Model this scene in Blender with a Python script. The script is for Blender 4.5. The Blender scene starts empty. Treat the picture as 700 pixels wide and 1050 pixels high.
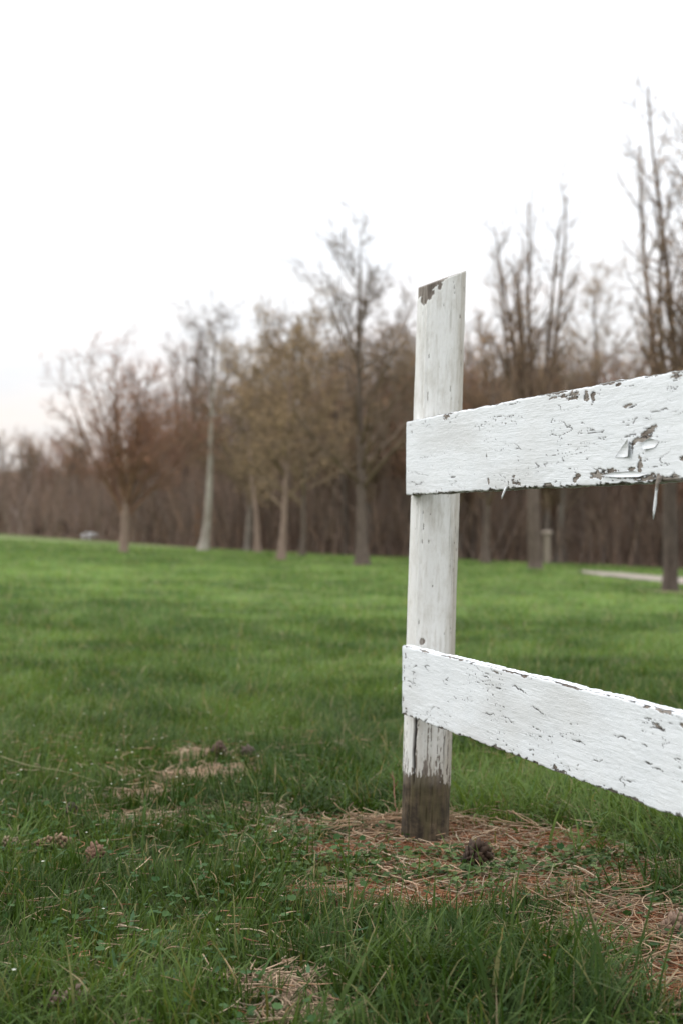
import bpy, math, random
import numpy as np
from mathutils import Vector, Matrix

R = math.radians
rng = np.random.default_rng(11)
random.seed(11)
S = bpy.context.scene
COL = S.collection

# ------------------------------------------------------------------ camera numbers
F = 1458.0            # focal length in pixels of the 700x1050 photograph (50 mm, portrait)
EYE = 0.82            # a crouching photographer
HZ = 531.0            # row of the horizon


# ------------------------------------------------------------------ noise
def _hash(ix, iy, seed):
    h = (ix.astype(np.int64) * 374761393 + iy.astype(np.int64) * 668265263 + seed * 1442695041) & 0xFFFFFFFF
    h = ((h ^ (h >> 13)) * 1274126177) & 0xFFFFFFFF
    h = ((h ^ (h >> 16)) * 2246822519) & 0xFFFFFFFF
    return ((h ^ (h >> 15)) & 0xFFFFFF) / float(0xFFFFFF)


def vnoise(x, y, seed=0):
    x, y = np.broadcast_arrays(np.asarray(x, float), np.asarray(y, float))
    ix, iy = np.floor(x), np.floor(y)
    fx, fy = x - ix, y - iy
    fx = fx * fx * (3 - 2 * fx)
    fy = fy * fy * (3 - 2 * fy)
    a, b = _hash(ix, iy, seed), _hash(ix + 1, iy, seed)
    c, d = _hash(ix, iy + 1, seed), _hash(ix + 1, iy + 1, seed)
    return (a * (1 - fx) + b * fx) * (1 - fy) + (c * (1 - fx) + d * fx) * fy


def fbm(x, y, seed=0, octaves=4):
    t, amp, tot = 0.0, 1.0, 0.0
    x, y = np.asarray(x, float), np.asarray(y, float)
    for o in range(octaves):
        t = t + amp * vnoise(x, y, seed + o * 17)
        tot += amp
        amp *= 0.5
        x, y = x * 2.03 + 11.3, y * 2.03 + 5.7
    return t / tot


def sstep(a, b, x):
    t = np.clip((x - a) / (b - a), 0, 1)
    return t * t * (3 - 2 * t)


# ------------------------------------------------------------------ terrain
def wood_edge(x):
    x = np.asarray(x, float)
    return 50.0 + np.maximum(0, -x) * 0.95


def gz(x, y):
    x, y = np.asarray(x, float), np.asarray(y, float)
    yy = np.clip(y, 0, 400)
    ramp = sstep(4, 24, yy)
    xs = np.clip(x, -60, 25)
    z = -0.040 * xs * ramp - 0.0105 * np.maximum(np.minimum(yy, 60) - 6, 0) * sstep(4, 14, yy)
    z = z + 0.010 * np.maximum(-xs - 6, 0) * ramp
    d = y - (wood_edge(x) + 6)
    z = z + 5.0 * sstep(0, 75, d)
    z = z + 0.05 * (fbm(x * 0.35, y * 0.35, 3, 3) - 0.5) * sstep(5, 14, yy)
    z = z + 0.030 * (fbm(x * 2.3, y * 2.3, 5, 3) - 0.5)
    r2 = (x - 0.25) ** 2 + (y - 3.6) ** 2
    z = z + 0.016 * np.exp(-r2 / 0.30)
    return z


Z0 = float(gz(0.214, 3.67)) + .014


def gz0(x, y):                      # terrain shifted so that the post stands at height 0
    return gz(x, y) - Z0


def ground_at(px, py):
    """where the photograph's pixel meets the ground"""
    Y = 2.0
    for _ in range(4000):
        X = (px - 350) / F * Y
        zray = EYE - (py - HZ) / F * Y
        if zray <= float(gz0(X, Y)):
            break
        Y *= 1.003
    return X, Y


PATH_PTS = []
# bare / littered patches of the ground: (x, y, rx, ry, strength)
PATCH = [(0.31, 3.58, .34, .25, 1.15), (0.52, 3.36, .30, .20, 1.1), (0.62, 2.94, .17, .19, .95), (0.66, 2.62, .14, .18, .95),
         (0.13, 3.17, .22, .13, .88), (-0.06, 3.84, .20, .12, .62), (0.12, 3.52, .22, .2, 1.0), (0.36, 3.22, .25, .14, .8)]
BARE = [(-0.48, 4.58, .12, .10, .95), (-0.34, 4.70, .09, .09, .95), (-0.62, 4.32, .09, .07, .8), (-0.52, 5.05, .09, .10, .75),
        (-0.10, 2.56, .10, .07, .75), (-0.20, 4.05, .22, .09, .52), (-0.62, 3.95, .18, .05, .5), (-0.03, 2.42, .08, .05, .6)]


def blob(x, y, lst):
    m = np.zeros(np.broadcast(x, y).shape)
    for (cx, cy, rx, ry, s) in lst:
        q = ((x - cx) / rx) ** 2 + ((y - cy) / ry) ** 2
        m = np.maximum(m, s * np.exp(-0.9 * q ** 1.3))
    return m


# ------------------------------------------------------------------ mesh helpers
def mesh_np(name, V, quads=None, tris=None, attrs=None, smooth=False):
    me = bpy.data.meshes.new(name)
    V = np.ascontiguousarray(V, dtype=np.float32).reshape(-1, 3)
    q = np.zeros((0, 4), np.int32) if quads is None else np.ascontiguousarray(quads, dtype=np.int32).reshape(-1, 4)
    t = np.zeros((0, 3), np.int32) if tris is None else np.ascontiguousarray(tris, dtype=np.int32).reshape(-1, 3)
    me.vertices.add(len(V))
    me.vertices.foreach_set('co', V.ravel())
    idx = np.concatenate([q.ravel(), t.ravel()]).astype(np.int32)
    me.loops.add(len(idx))
    me.loops.foreach_set('vertex_index', idx)
    n = len(q) + len(t)
    start = np.concatenate([np.arange(len(q)) * 4, len(q) * 4 + np.arange(len(t)) * 3]).astype(np.int32)
    me.polygons.add(n)
    me.polygons.foreach_set('loop_start', start)
    if smooth:
        me.polygons.foreach_set('use_smooth', np.ones(n, bool))
    me.update(calc_edges=True)
    for k, a in (attrs or {}).items():
        a = np.asarray(a, np.float32)
        if a.ndim == 1:
            at = me.attributes.new(k, 'FLOAT', 'POINT')
            at.data.foreach_set('value', a)
        else:
            if a.shape[1] == 3:
                a = np.concatenate([a, np.ones((len(a), 1), np.float32)], 1)
            at = me.attributes.new(k, 'FLOAT_COLOR', 'POINT')
            at.data.foreach_set('color', np.ascontiguousarray(a).ravel())
    return me


def obj(name, me, mat=None, parent=None, loc=(0, 0, 0), rot=(0, 0, 0)):
    o = bpy.data.objects.new(name, me)
    COL.objects.link(o)
    if me is not None and mat is not None:
        me.materials.append(mat)
    o.location = loc
    o.rotation_euler = rot
    if parent is not None:
        o.parent = parent
    return o


def tag(o, label=None, cat=None, group=None, kind=None):
    for k, v in (('label', label), ('category', cat), ('group', group), ('kind', kind)):
        if v:
            o[k] = v
    return o


def tubes(P, RAD, sides):
    """P (N,K,3) polylines, RAD (N,K) -> verts, quads"""
    N, K, _ = P.shape
    T = np.gradient(P, axis=1)
    T /= np.linalg.norm(T, axis=2, keepdims=True) + 1e-9
    ref = np.where(np.abs(T[:, :1, 2:3]) > 0.9, np.array([1., 0, 0]), np.array([0, 0, 1.]))
    A = np.cross(T, np.broadcast_to(ref, T.shape))
    A /= np.linalg.norm(A, axis=2, keepdims=True) + 1e-9
    B = np.cross(T, A)
    ang = np.arange(sides) / sides * 2 * np.pi
    V = P[:, :, None, :] + RAD[:, :, None, None] * (np.cos(ang)[None, None, :, None] * A[:, :, None, :] + np.sin(ang)[None, None, :, None] * B[:, :, None, :])
    base = (np.arange(N) * K * sides)[:, None, None]
    k = np.arange(K - 1)[None, :, None] * sides
    s = np.arange(sides)[None, None, :]
    s2 = (s + 1) % sides
    Q = np.stack([base + k + s, base + k + s2, base + k + sides + s2, base + k + sides + s], -1).reshape(-1, 4)
    return V.reshape(-1, 3), Q


class Bag:
    def __init__(self):
        self.V, self.Q, self.T, self.A = [], [], [], {}
        self.n = 0

    def add(self, V, Q=None, T=None, **attrs):
        V = np.asarray(V, float).reshape(-1, 3)
        if Q is not None and len(Q):
            self.Q.append(np.asarray(Q) + self.n)
        if T is not None and len(T):
            self.T.append(np.asarray(T) + self.n)
        self.V.append(V)
        for k, a in attrs.items():
            a = np.asarray(a, float)
            if a.ndim == 1 and len(a) == 3:
                a = np.tile(a, (len(V), 1))
            self.A.setdefault(k, []).append(a)
        self.n += len(V)

    def mesh(self, name, smooth=False):
        return mesh_np(name, np.concatenate(self.V), np.concatenate(self.Q) if self.Q else None, np.concatenate(self.T) if self.T else None,
                       {k: np.concatenate(a) for k, a in self.A.items()}, smooth)


# ------------------------------------------------------------------ materials
def new_mat(name):
    m = bpy.data.materials.new(name)
    m.use_nodes = True
    nt = m.node_tree
    nt.nodes.clear()
    out = nt.nodes.new('ShaderNodeOutputMaterial')
    return m, nt, out


class NT:
    def __init__(self, nt):
        self.nt = nt

    def n(self, typ, **kw):
        nd = self.nt.nodes.new(typ)
        for k, v in kw.items():
            setattr(nd, k, v)
        return nd

    def link(self, a, b):
        self.nt.links.new(a, b)

    def set(self, sock, v):
        if hasattr(v, 'is_output'):
            self.link(v, sock)
        else:
            sock.default_value = v

    def attr(self, name, fac=True):
        a = self.n('ShaderNodeAttribute', attribute_name=name)
        return a.outputs['Fac'] if fac else a.outputs['Color']

    def noise(self, vec, scale=5, detail=4, rough=.55, out='Fac'):
        nd = self.n('ShaderNodeTexNoise')
        nd.inputs['Scale'].default_value = scale
        nd.inputs['Detail'].default_value = detail
        nd.inputs['Roughness'].default_value = rough
        if vec is not None:
            self.link(vec, nd.inputs['Vector'])
        return nd.outputs[out]

    def coord(self, which='Object', scale=(1, 1, 1)):
        c = self.n('ShaderNodeTexCoord')
        mp = self.n('ShaderNodeMapping')
        mp.inputs['Scale'].default_value = scale
        self.link(c.outputs[which], mp.inputs['Vector'])
        return mp.outputs['Vector']

    def pos(self, scale=(1, 1, 1)):
        c = self.n('ShaderNodeNewGeometry')
        mp = self.n('ShaderNodeMapping')
        mp.inputs['Scale'].default_value = scale
        self.link(c.outputs['Position'], mp.inputs['Vector'])
        return mp.outputs['Vector']

    def ramp(self, fac, stops):
        r = self.n('ShaderNodeValToRGB')
        els = r.color_ramp.elements
        while len(els) < len(stops):
            els.new(0.5)
        for e, (p, c) in zip(els, stops):
            e.position = p
            e.color = (c[0], c[1], c[2], 1) if not isinstance(c, (int, float)) else (c, c, c, 1)
        self.link(fac, r.inputs['Fac'])
        return r.outputs['Color']

    def mix(self, fac, a, b, blend='MIX'):
        m = self.n('ShaderNodeMix', data_type='RGBA', blend_type=blend)
        for s, v in ((m.inputs[0], fac), (m.inputs[6], a), (m.inputs[7], b)):
            if isinstance(v, tuple) and len(v) == 3:
                v = (*v, 1)
            self.set(s, v)
        return m.outputs[2]

    def math(self, op, a, b=0.0, c=None, clamp=False):
        m = self.n('ShaderNodeMath', operation=op, use_clamp=clamp)
        self.set(m.inputs[0], a)
        self.set(m.inputs[1], b)
        if c is not None:
            self.set(m.inputs[2], c)
        return m.outputs[0]

    def bsdf(self, col, rough=.6, spec=.5, normal=None):
        p = self.n('ShaderNodeBsdfPrincipled')
        self.set(p.inputs['Base Color'], (*col, 1) if isinstance(col, tuple) and len(col) == 3 else col)
        self.set(p.inputs['Roughness'], rough)
        self.set(p.inputs['Specular IOR Level'], spec)
        if normal is not None:
            self.link(normal, p.inputs['Normal'])
        return p.outputs[0]

    def bump(self, h, strength=.5, dist=.01, normal=None):
        b = self.n('ShaderNodeBump')
        b.inputs['Strength'].default_value = strength
        b.inputs['Distance'].default_value = dist
        self.link(h, b.inputs['Height'])
        if normal is not None:
            self.link(normal, b.inputs['Normal'])
        return b.outputs[0]


def mat_paint(name, grain, warm=False):
    m, nt, out = new_mat(name)
    k = NT(nt)
    bare, crk_shadow, dirt_shade = k.attr('bare'), k.attr('crack'), k.attr('dirt_shade')  # crack: cracks plus the shadow painted round the chip edges
    g = k.coord('Object', grain)
    fine = k.noise(g, 26, 6, .62)
    mid = k.noise(k.coord('Object'), 9, 4, .6)
    grit = k.noise(k.coord('Object'), 260, 3, .6)
    paint = k.ramp(mid, [(.25, (.77, .795, .815)), (.6, (.81, .83, .845)), (.9, (.82, .835, .845))])
    if warm:
        paint = k.ramp(k.noise(k.coord('Object', (1, 1, .6)), 24, 5, .7), [(.3, (.66, .64, .59)), (.5, (.79, .78, .745)), (.75, (.83, .825, .80))])
    paint = k.mix(k.math('MULTIPLY', dirt_shade, .9, clamp=True), paint, (.38, .335, .27))
    wood = k.ramp(fine, [(.25, (.05, .040, .032)), (.42, (.17, .140, .115)), (.58, (.30, .265, .23)), (.8, (.42, .385, .345))])
    # sharpen the edge of the lost paint with fine noise
    b2 = k.math('ADD', bare, k.math('MULTIPLY', k.math('SUBTRACT', grit, .5), .55))
    bm = k.math('MULTIPLY', k.math('SUBTRACT', b2, .42), 7.0, clamp=True)
    col = k.mix(bm, paint, wood)
    col = k.mix(crk_shadow, col, (.028, .022, .018))
    rough = k.math('ADD', k.math('MULTIPLY', bm, .35), .48)
    h = k.math('ADD', k.math('MULTIPLY', fine, .55), k.math('MULTIPLY', bm, -.6))
    h = k.math('ADD', h, k.math('MULTIPLY', grit, .18))
    h = k.math('SUBTRACT', h, k.math('MULTIPLY', crk_shadow, .8))
    h = k.math('ADD', h, k.math('MULTIPLY', k.noise(k.coord('Object', (grain[0] * .5, grain[1], grain[2] * 1.6)), 70, 4, .7), .45))
    nrm = k.bump(h, .9, .0024)
    k.link(k.bsdf(col, rough, .35, nrm), out.inputs['Surface'])
    return m


def mat_attr(name, rough=.6, spec=.3, trans=0.0, bump=None):
    m, nt, out = new_mat(name)
    k = NT(nt)
    c = k.attr('col', False)
    nrm = None
    if bump:
        nrm = k.bump(k.noise(k.coord('Object'), bump[0], 4), bump[1], bump[2])
    b = k.bsdf(c, rough, spec, nrm)
    if trans:
        t = k.n('ShaderNodeBsdfTranslucent')
        k.link(k.mix(1.0, c, (1.0, 1.0, .55), 'MULTIPLY'), t.inputs['Color'])
        ms = k.n('ShaderNodeMixShader')
        ms.inputs[0].default_value = trans
        k.link(b, ms.inputs[1])
        k.link(t.outputs[0], ms.inputs[2])
        b = ms.outputs[0]
    k.link(b, out.inputs['Surface'])
    return m


def mat_bark(name, dark, light, scale=6, pale=None):
    m, nt, out = new_mat(name)
    k = NT(nt)
    c = k.noise(k.coord('Object', (1, 1, .25)), scale * 3, 5, .65)
    col = k.ramp(c, [(.25, dark), (.75, light)])
    if pale:
        c2 = k.noise(k.coord('Object', (1, 1, .5)), 2.2, 3, .6)
        col = k.mix(k.ramp(c2, [(.42, 0.0), (.6, 1.0)]), col, pale)
    nrm = k.bump(c, .8, .02)
    k.link(k.bsdf(col, .85, .2, nrm), out.inputs['Surface'])
    return m


# ------------------------------------------------------------------ sky, sun, camera
def build_world():
    el, az = 42.0, -70.0     # sun behind thin cloud, up on the left
    w = bpy.data.worlds.new('World')
    S.world = w
    w.use_nodes = True
    nt = w.node_tree
    nt.nodes.clear()
    k = NT(nt)
    out = k.n('ShaderNodeOutputWorld')
    bg = k.n('ShaderNodeBackground')
    bg.inputs['Strength'].default_value = 0.1
    sky = k.n('ShaderNodeTexSky', sky_type='NISHITA')
    sky.sun_disc = False
    sky.sun_elevation = R(el)
    sky.sun_rotation = R(az)
    sky.air_density = 1.0
    sky.dust_density = 2.0
    tc = k.n('ShaderNodeTexCoord')
    sep = k.n('ShaderNodeSeparateXYZ')
    k.link(tc.outputs['Generated'], sep.inputs[0])
    z = k.math('MAXIMUM', sep.outputs['Z'], 0.0)
    grad = k.ramp(z, [(0.0, (.78, .71, .655)), (.06, (.82, .775, .745)), (.11, (.87, .855, .85)), (.18, (.96, .965, .98)), (.34, (1.16, 1.17, 1.19)), (1.0, (1.86, 1.90, 1.96))])
    # cloud layer seen in perspective: direction divided by height
    zz = k.math('ADD', z, .10)
    cmb = k.n('ShaderNodeCombineXYZ')
    k.link(k.math('DIVIDE', sep.outputs['X'], zz), cmb.inputs[0])
    k.link(k.math('DIVIDE', sep.outputs['Y'], zz), cmb.inputs[1])
    big = k.noise(cmb.outputs[0], .55, 5, .55)
    wisps = k.noise(cmb.outputs[0], 1.5, 6, .6)
    low = k.n('ShaderNodeMapping')
    low.inputs['Scale'].default_value = (9, 9, 34)
    k.link(tc.outputs['Generated'], low.inputs['Vector'])
    lowc = k.noise(low.outputs[0], 1.0, 4, .55)
    cloud = k.mix(k.ramp(big, [(.35, 0.0), (.65, 1.0)]), grad, k.mix(1.0, grad, (.93, .955, .99), 'MULTIPLY'))
    cloud = k.mix(k.math('MULTIPLY', k.ramp(wisps, [(.5, 0.0), (.72, 1.0)]), .5), cloud, k.mix(1.0, cloud, (1.06, 1.05, 1.04), 'MULTIPLY'))
    # low bank of grey-blue and pinkish cloud over the wood
    band = k.ramp(z, [(0.0, 1.0), (.10, .8), (.2, 0.0)])
    tint = k.ramp(lowc, [(.32, (.91, .935, .96)), (.5, (.98, .97, .96)), (.68, (1.08, .97, .92))])
    cloud = k.mix(k.math('MULTIPLY', band, .85), cloud, k.mix(1.0, cloud, tint, 'MULTIPLY'))
    cloud10 = k.mix(1.0, cloud, (10.0, 10.0, 10.0), 'MULTIPLY')
    col = k.mix(.93, sky.outputs[0], cloud10)
    k.link(col, bg.inputs['Color'])
    k.link(bg.outputs[0], out.inputs['Surface'])

    sun = bpy.data.lights.new('sun', 'SUN')
    sun.energy = 0.8
    sun.angle = R(35)
    sun.color = (1.0, .96, .90)
    so = bpy.data.objects.new('sun', sun)
    COL.objects.link(so)
    # direction towards the sun: azimuth measured like the Sky Texture's sun_rotation (0 = +Y, clockwise)
    a = R(az)
    d = Vector((math.sin(a) * math.cos(R(el)), math.cos(a) * math.cos(R(el)), math.sin(R(el))))
    so.rotation_euler = d.to_track_quat('Z', 'Y').to_euler()
    so.location = (-8, 2, 12)

    cam = bpy.data.cameras.new('camera')
    cam.lens = 50
    cam.sensor_width = 36
    cam.sensor_fit = 'AUTO'
    cam.clip_start = .05
    cam.clip_end = 2000
    cam.dof.use_dof = True
    cam.dof.focus_distance = 2.95
    cam.dof.aperture_fstop = 3.7
    co = bpy.data.objects.new('camera', cam)
    COL.objects.link(co)
    co.location = (0, 0, EYE)
    co.rotation_euler = (R(90) + math.atan((HZ - 525) / F), 0, 0)
    S.camera = co


# ------------------------------------------------------------------ ground
def build_ground():
    tx, ty = ground_at(683, 606)
    BARE.append((tx, ty - .15, .75, .5, 1.0))
    tx, ty = ground_at(370, 580)
    BARE.append((tx, ty - .1, .6, .5, .7))
    def axis(lo, hi, fine, grow, c):
        a = [c]
        st = fine
        while a[-1] < hi:
            if a[-1] - c > 6:
                st *= grow
            a.append(a[-1] + st)
        b = [c]
        st = fine
        while b[-1] > lo:
            if c - b[-1] > 3:
                st *= grow
            b.append(b[-1] - st)
        return np.array(sorted(set(a + b)))
    xs = axis(-700, 700, .05, 1.05, 0.0)
    ys = axis(-300, 900, .05, 1.04, 3.5)
    X, Y = np.meshgrid(xs, ys)
    Z = gz0(X, Y)
    V = np.stack([X, Y, Z], -1).reshape(-1, 3)
    nx, ny = len(xs), len(ys)
    i = np.arange(ny - 1)[:, None] * nx + np.arange(nx - 1)[None, :]
    Q = np.stack([i, i + 1, i + nx + 1, i + nx], -1).reshape(-1, 4)
    n = (fbm(X * 7, Y * 7, 31) - .5) * .7
    lit = np.clip((blob(X, Y, PATCH) + n - .25) * 2.2, 0, 1).ravel()
    bar = np.clip((blob(X, Y, BARE) + n - .25) * 2.2, 0, 1).ravel()
    wood = sstep(-.8, 1.2, Y - wood_edge(X) + 2.5 * (fbm(X * .6, Y * .6, 8) - .5)).ravel()
    me = mesh_np('ground', V, Q, None, dict(litter=lit, bare=bar, wood=wood), True)
    m, nt, out = new_mat('ground_soil_and_lawn')
    k = NT(nt)
    p = k.pos()
    n1 = k.noise(p, 3.0, 6, .6)
    n2 = k.noise(p, 38, 5, .6)
    n3 = k.noise(k.pos((1, .35, 1)), .35, 5, .6)
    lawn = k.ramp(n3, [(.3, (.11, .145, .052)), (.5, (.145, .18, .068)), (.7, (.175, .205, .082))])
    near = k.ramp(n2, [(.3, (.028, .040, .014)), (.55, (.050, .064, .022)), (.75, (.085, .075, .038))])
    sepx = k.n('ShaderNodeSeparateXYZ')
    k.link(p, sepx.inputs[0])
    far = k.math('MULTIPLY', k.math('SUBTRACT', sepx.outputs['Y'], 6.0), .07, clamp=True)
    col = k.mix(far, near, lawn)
    soil = k.ramp(n2, [(.28, (.055, .028, .016)), (.48, (.16, .078, .043)), (.72, (.30, .165, .10))])
    tan = k.ramp(n2, [(.25, (.13, .085, .055)), (.5, (.29, .195, .135)), (.75, (.42, .30, .22))])
    col = k.mix(k.attr('litter'), col, soil)
    col = k.mix(k.attr('bare'), col, tan)
    leafl = k.ramp(k.noise(p, 1.3, 6, .65), [(.3, (.10, .066, .046)), (.5, (.18, .122, .088)), (.7, (.26, .18, .13))])
    col = k.mix(k.attr('wood'), col, leafl)
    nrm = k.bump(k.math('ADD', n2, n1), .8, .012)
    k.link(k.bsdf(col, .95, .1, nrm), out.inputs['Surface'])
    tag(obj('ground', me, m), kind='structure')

    # pale gravel path beyond the lawn on the right
    path = []
    for px, py, w in ((594, 588, .5), (612, 589.5, 2.0), (640, 592, 3.2), (670, 594.5, 4.0), (700, 597, 4.2), (780, 603, 3.6), (900, 611, 3.0)):
        x, y = ground_at(px, py)
        path.append((x, y, w))
    pts = []
    for a, b in zip(path, path[1:]):
        for t in np.linspace(0, 1, 12, endpoint=False):
            pts.append([a[i] + (b[i] - a[i]) * t for i in range(3)])
    pts = np.array(pts)
    PATH_PTS.extend(map(tuple, pts))
    V, Q = [], []
    for i, (x, y, w) in enumerate(pts):
        for j, t in enumerate(np.linspace(-1, 1, 9)):
            yy = y + t * w * (1 + .25 * float(fbm(np.array(x * 1.5), np.array(t * 3.), 4) - .5))
            V.append((x, yy, float(gz0(x, yy)) + .05 * (1 - t * t) + .03))
    for i in range(len(pts) - 1):
        for j in range(8):
            a = i * 9 + j
            Q.append((a, a + 9, a + 10, a + 1))
    m, nt, out = new_mat('pale_gravel')
    k = NT(nt)
    n = k.noise(k.pos(), 9, 6, .7)
    k.link(k.bsdf(k.ramp(n, [(.3, (.24, .20, .165)), (.7, (.40, .35, .30))]), .95, .1, k.bump(n, .6, .03)), out.inputs['Surface'])
    tag(obj('path', mesh_np('path', np.array(V), np.array(Q), None, None, True), m), kind='structure')


# ------------------------------------------------------------------ grass
def blades(x, y, h, w, az, bend, segs, col_base, col_tip, flat=0.0):
    """vectorised curved blades; returns verts, quads, tris, colours"""
    n = len(x)
    z = gz0(x, y)
    ts = np.linspace(0, 1, segs + 1)
    dx, dy = np.cos(az), np.sin(az)
    fa = az + np.pi / 2 + rng.normal(0, .5, n)
    sx, sy = np.cos(fa), np.sin(fa)
    V, C = [], []
    for i, t in enumerate(ts):
        ang = bend * t * 1.1 + flat
        hor = h * t * np.sin(np.clip(ang, 0, 1.65))
        ver = h * t * np.cos(np.clip(ang, 0, 1.65))
        cx, cy, cz = x + dx * hor, y + dy * hor, z - .004 + ver
        ww = w * (1 - t ** 1.8) * .5 if i else w * .35
        c = col_base * (1 - t) + col_tip * t
        if i == segs:
            V.append(np.stack([cx, cy, cz], -1)[:, None])
            C.append(c[:, None])
        else:
            V.append(np.stack([np.stack([cx - sx * ww, cy - sy * ww, cz], -1), np.stack([cx + sx * ww, cy + sy * ww, cz], -1)], 1))
            C.append(np.repeat(c[:, None], 2, 1))
    V = np.concatenate(V, 1)
    C = np.concatenate(C, 1)
    m = 2 * segs + 1
    b = (np.arange(n) * m)[:, None]
    Q = np.concatenate([np.stack([b[:, 0] + 2 * i, b[:, 0] + 2 * i + 1, b[:, 0] + 2 * i + 3, b[:, 0] + 2 * i + 2], -1) for i in range(segs - 1)], 0)
    T = np.stack([b[:, 0] + m - 3, b[:, 0] + m - 2, b[:, 0] + m - 1], -1)
    return V.reshape(-1, 3), Q, T, C.reshape(-1, 3)


def grass_colours(x, y, n, deadf=.035):
    big = fbm(x * .5, y * .5, 41, 3)
    mid = fbm(x * 2.5, y * 2.5, 45, 3)
    v = np.clip(.46 + 1.9 * (mid - .5) + 1.15 * (big - .5) + rng.normal(0, .26, n), 0, 1)[:, None]
    dark = np.array([.030, .070, .010])
    light = np.array([.148, .226, .052])
    tip = dark * (1 - v) + light * v
    yel = np.array([.21, .205, .075])
    q = (rng.random(n) < .07)[:, None]
    tip = np.where(q, yel * rng.uniform(.7, 1.2, (n, 1)), tip)
    blue = (rng.random(n) < .12)[:, None]
    tip = np.where(blue, tip * np.array([.80, .98, 1.10]), tip)
    dead = (rng.random(n) < deadf)[:, None]
    straw = np.array([.34, .265, .155]) * rng.uniform(.6, 1.15, (n, 1))
    tip = np.where(dead, straw, tip)
    # tone by distance: shade between near blades and far sky sheen painted in
    near_far_light = (.98 + .08 * sstep(3.2, 5.2, y + .8 * (mid - .5)) + .38 * sstep(4.6, 7.5, y) + .36 * sstep(7, 17, y + 4 * (big - .5)))[:, None]
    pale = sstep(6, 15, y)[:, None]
    tip = tip * near_far_light * (1 - pale * np.array([.02, .04, -.22]))
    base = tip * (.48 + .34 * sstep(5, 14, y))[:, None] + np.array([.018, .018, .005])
    base = np.where(dead, straw, base)
    return base, tip


def tall_map(x, y):
    t = np.zeros(len(x))
    for cx, cy, rx, ry, s in ((0.05, 4.15, .35, .25, .9), (.55, 4.1, .45, .4, .7), (.9, 3.6, .35, .4, .9), (.30, 2.45, .35, .30, .75), (-.25, 5.6, .5, .4, .6),
                              (-.75, 3.2, .25, .3, .3), (.12, 4.6, .4, .4, .5), (-.45, 2.35, .25, .2, .5), (.02, 3.98, .14, .10, 1.0)):
        t = np.maximum(t, s * np.exp(-(((x - cx) / rx) ** 2 + ((y - cy) / ry) ** 2)))
    return t


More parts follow.
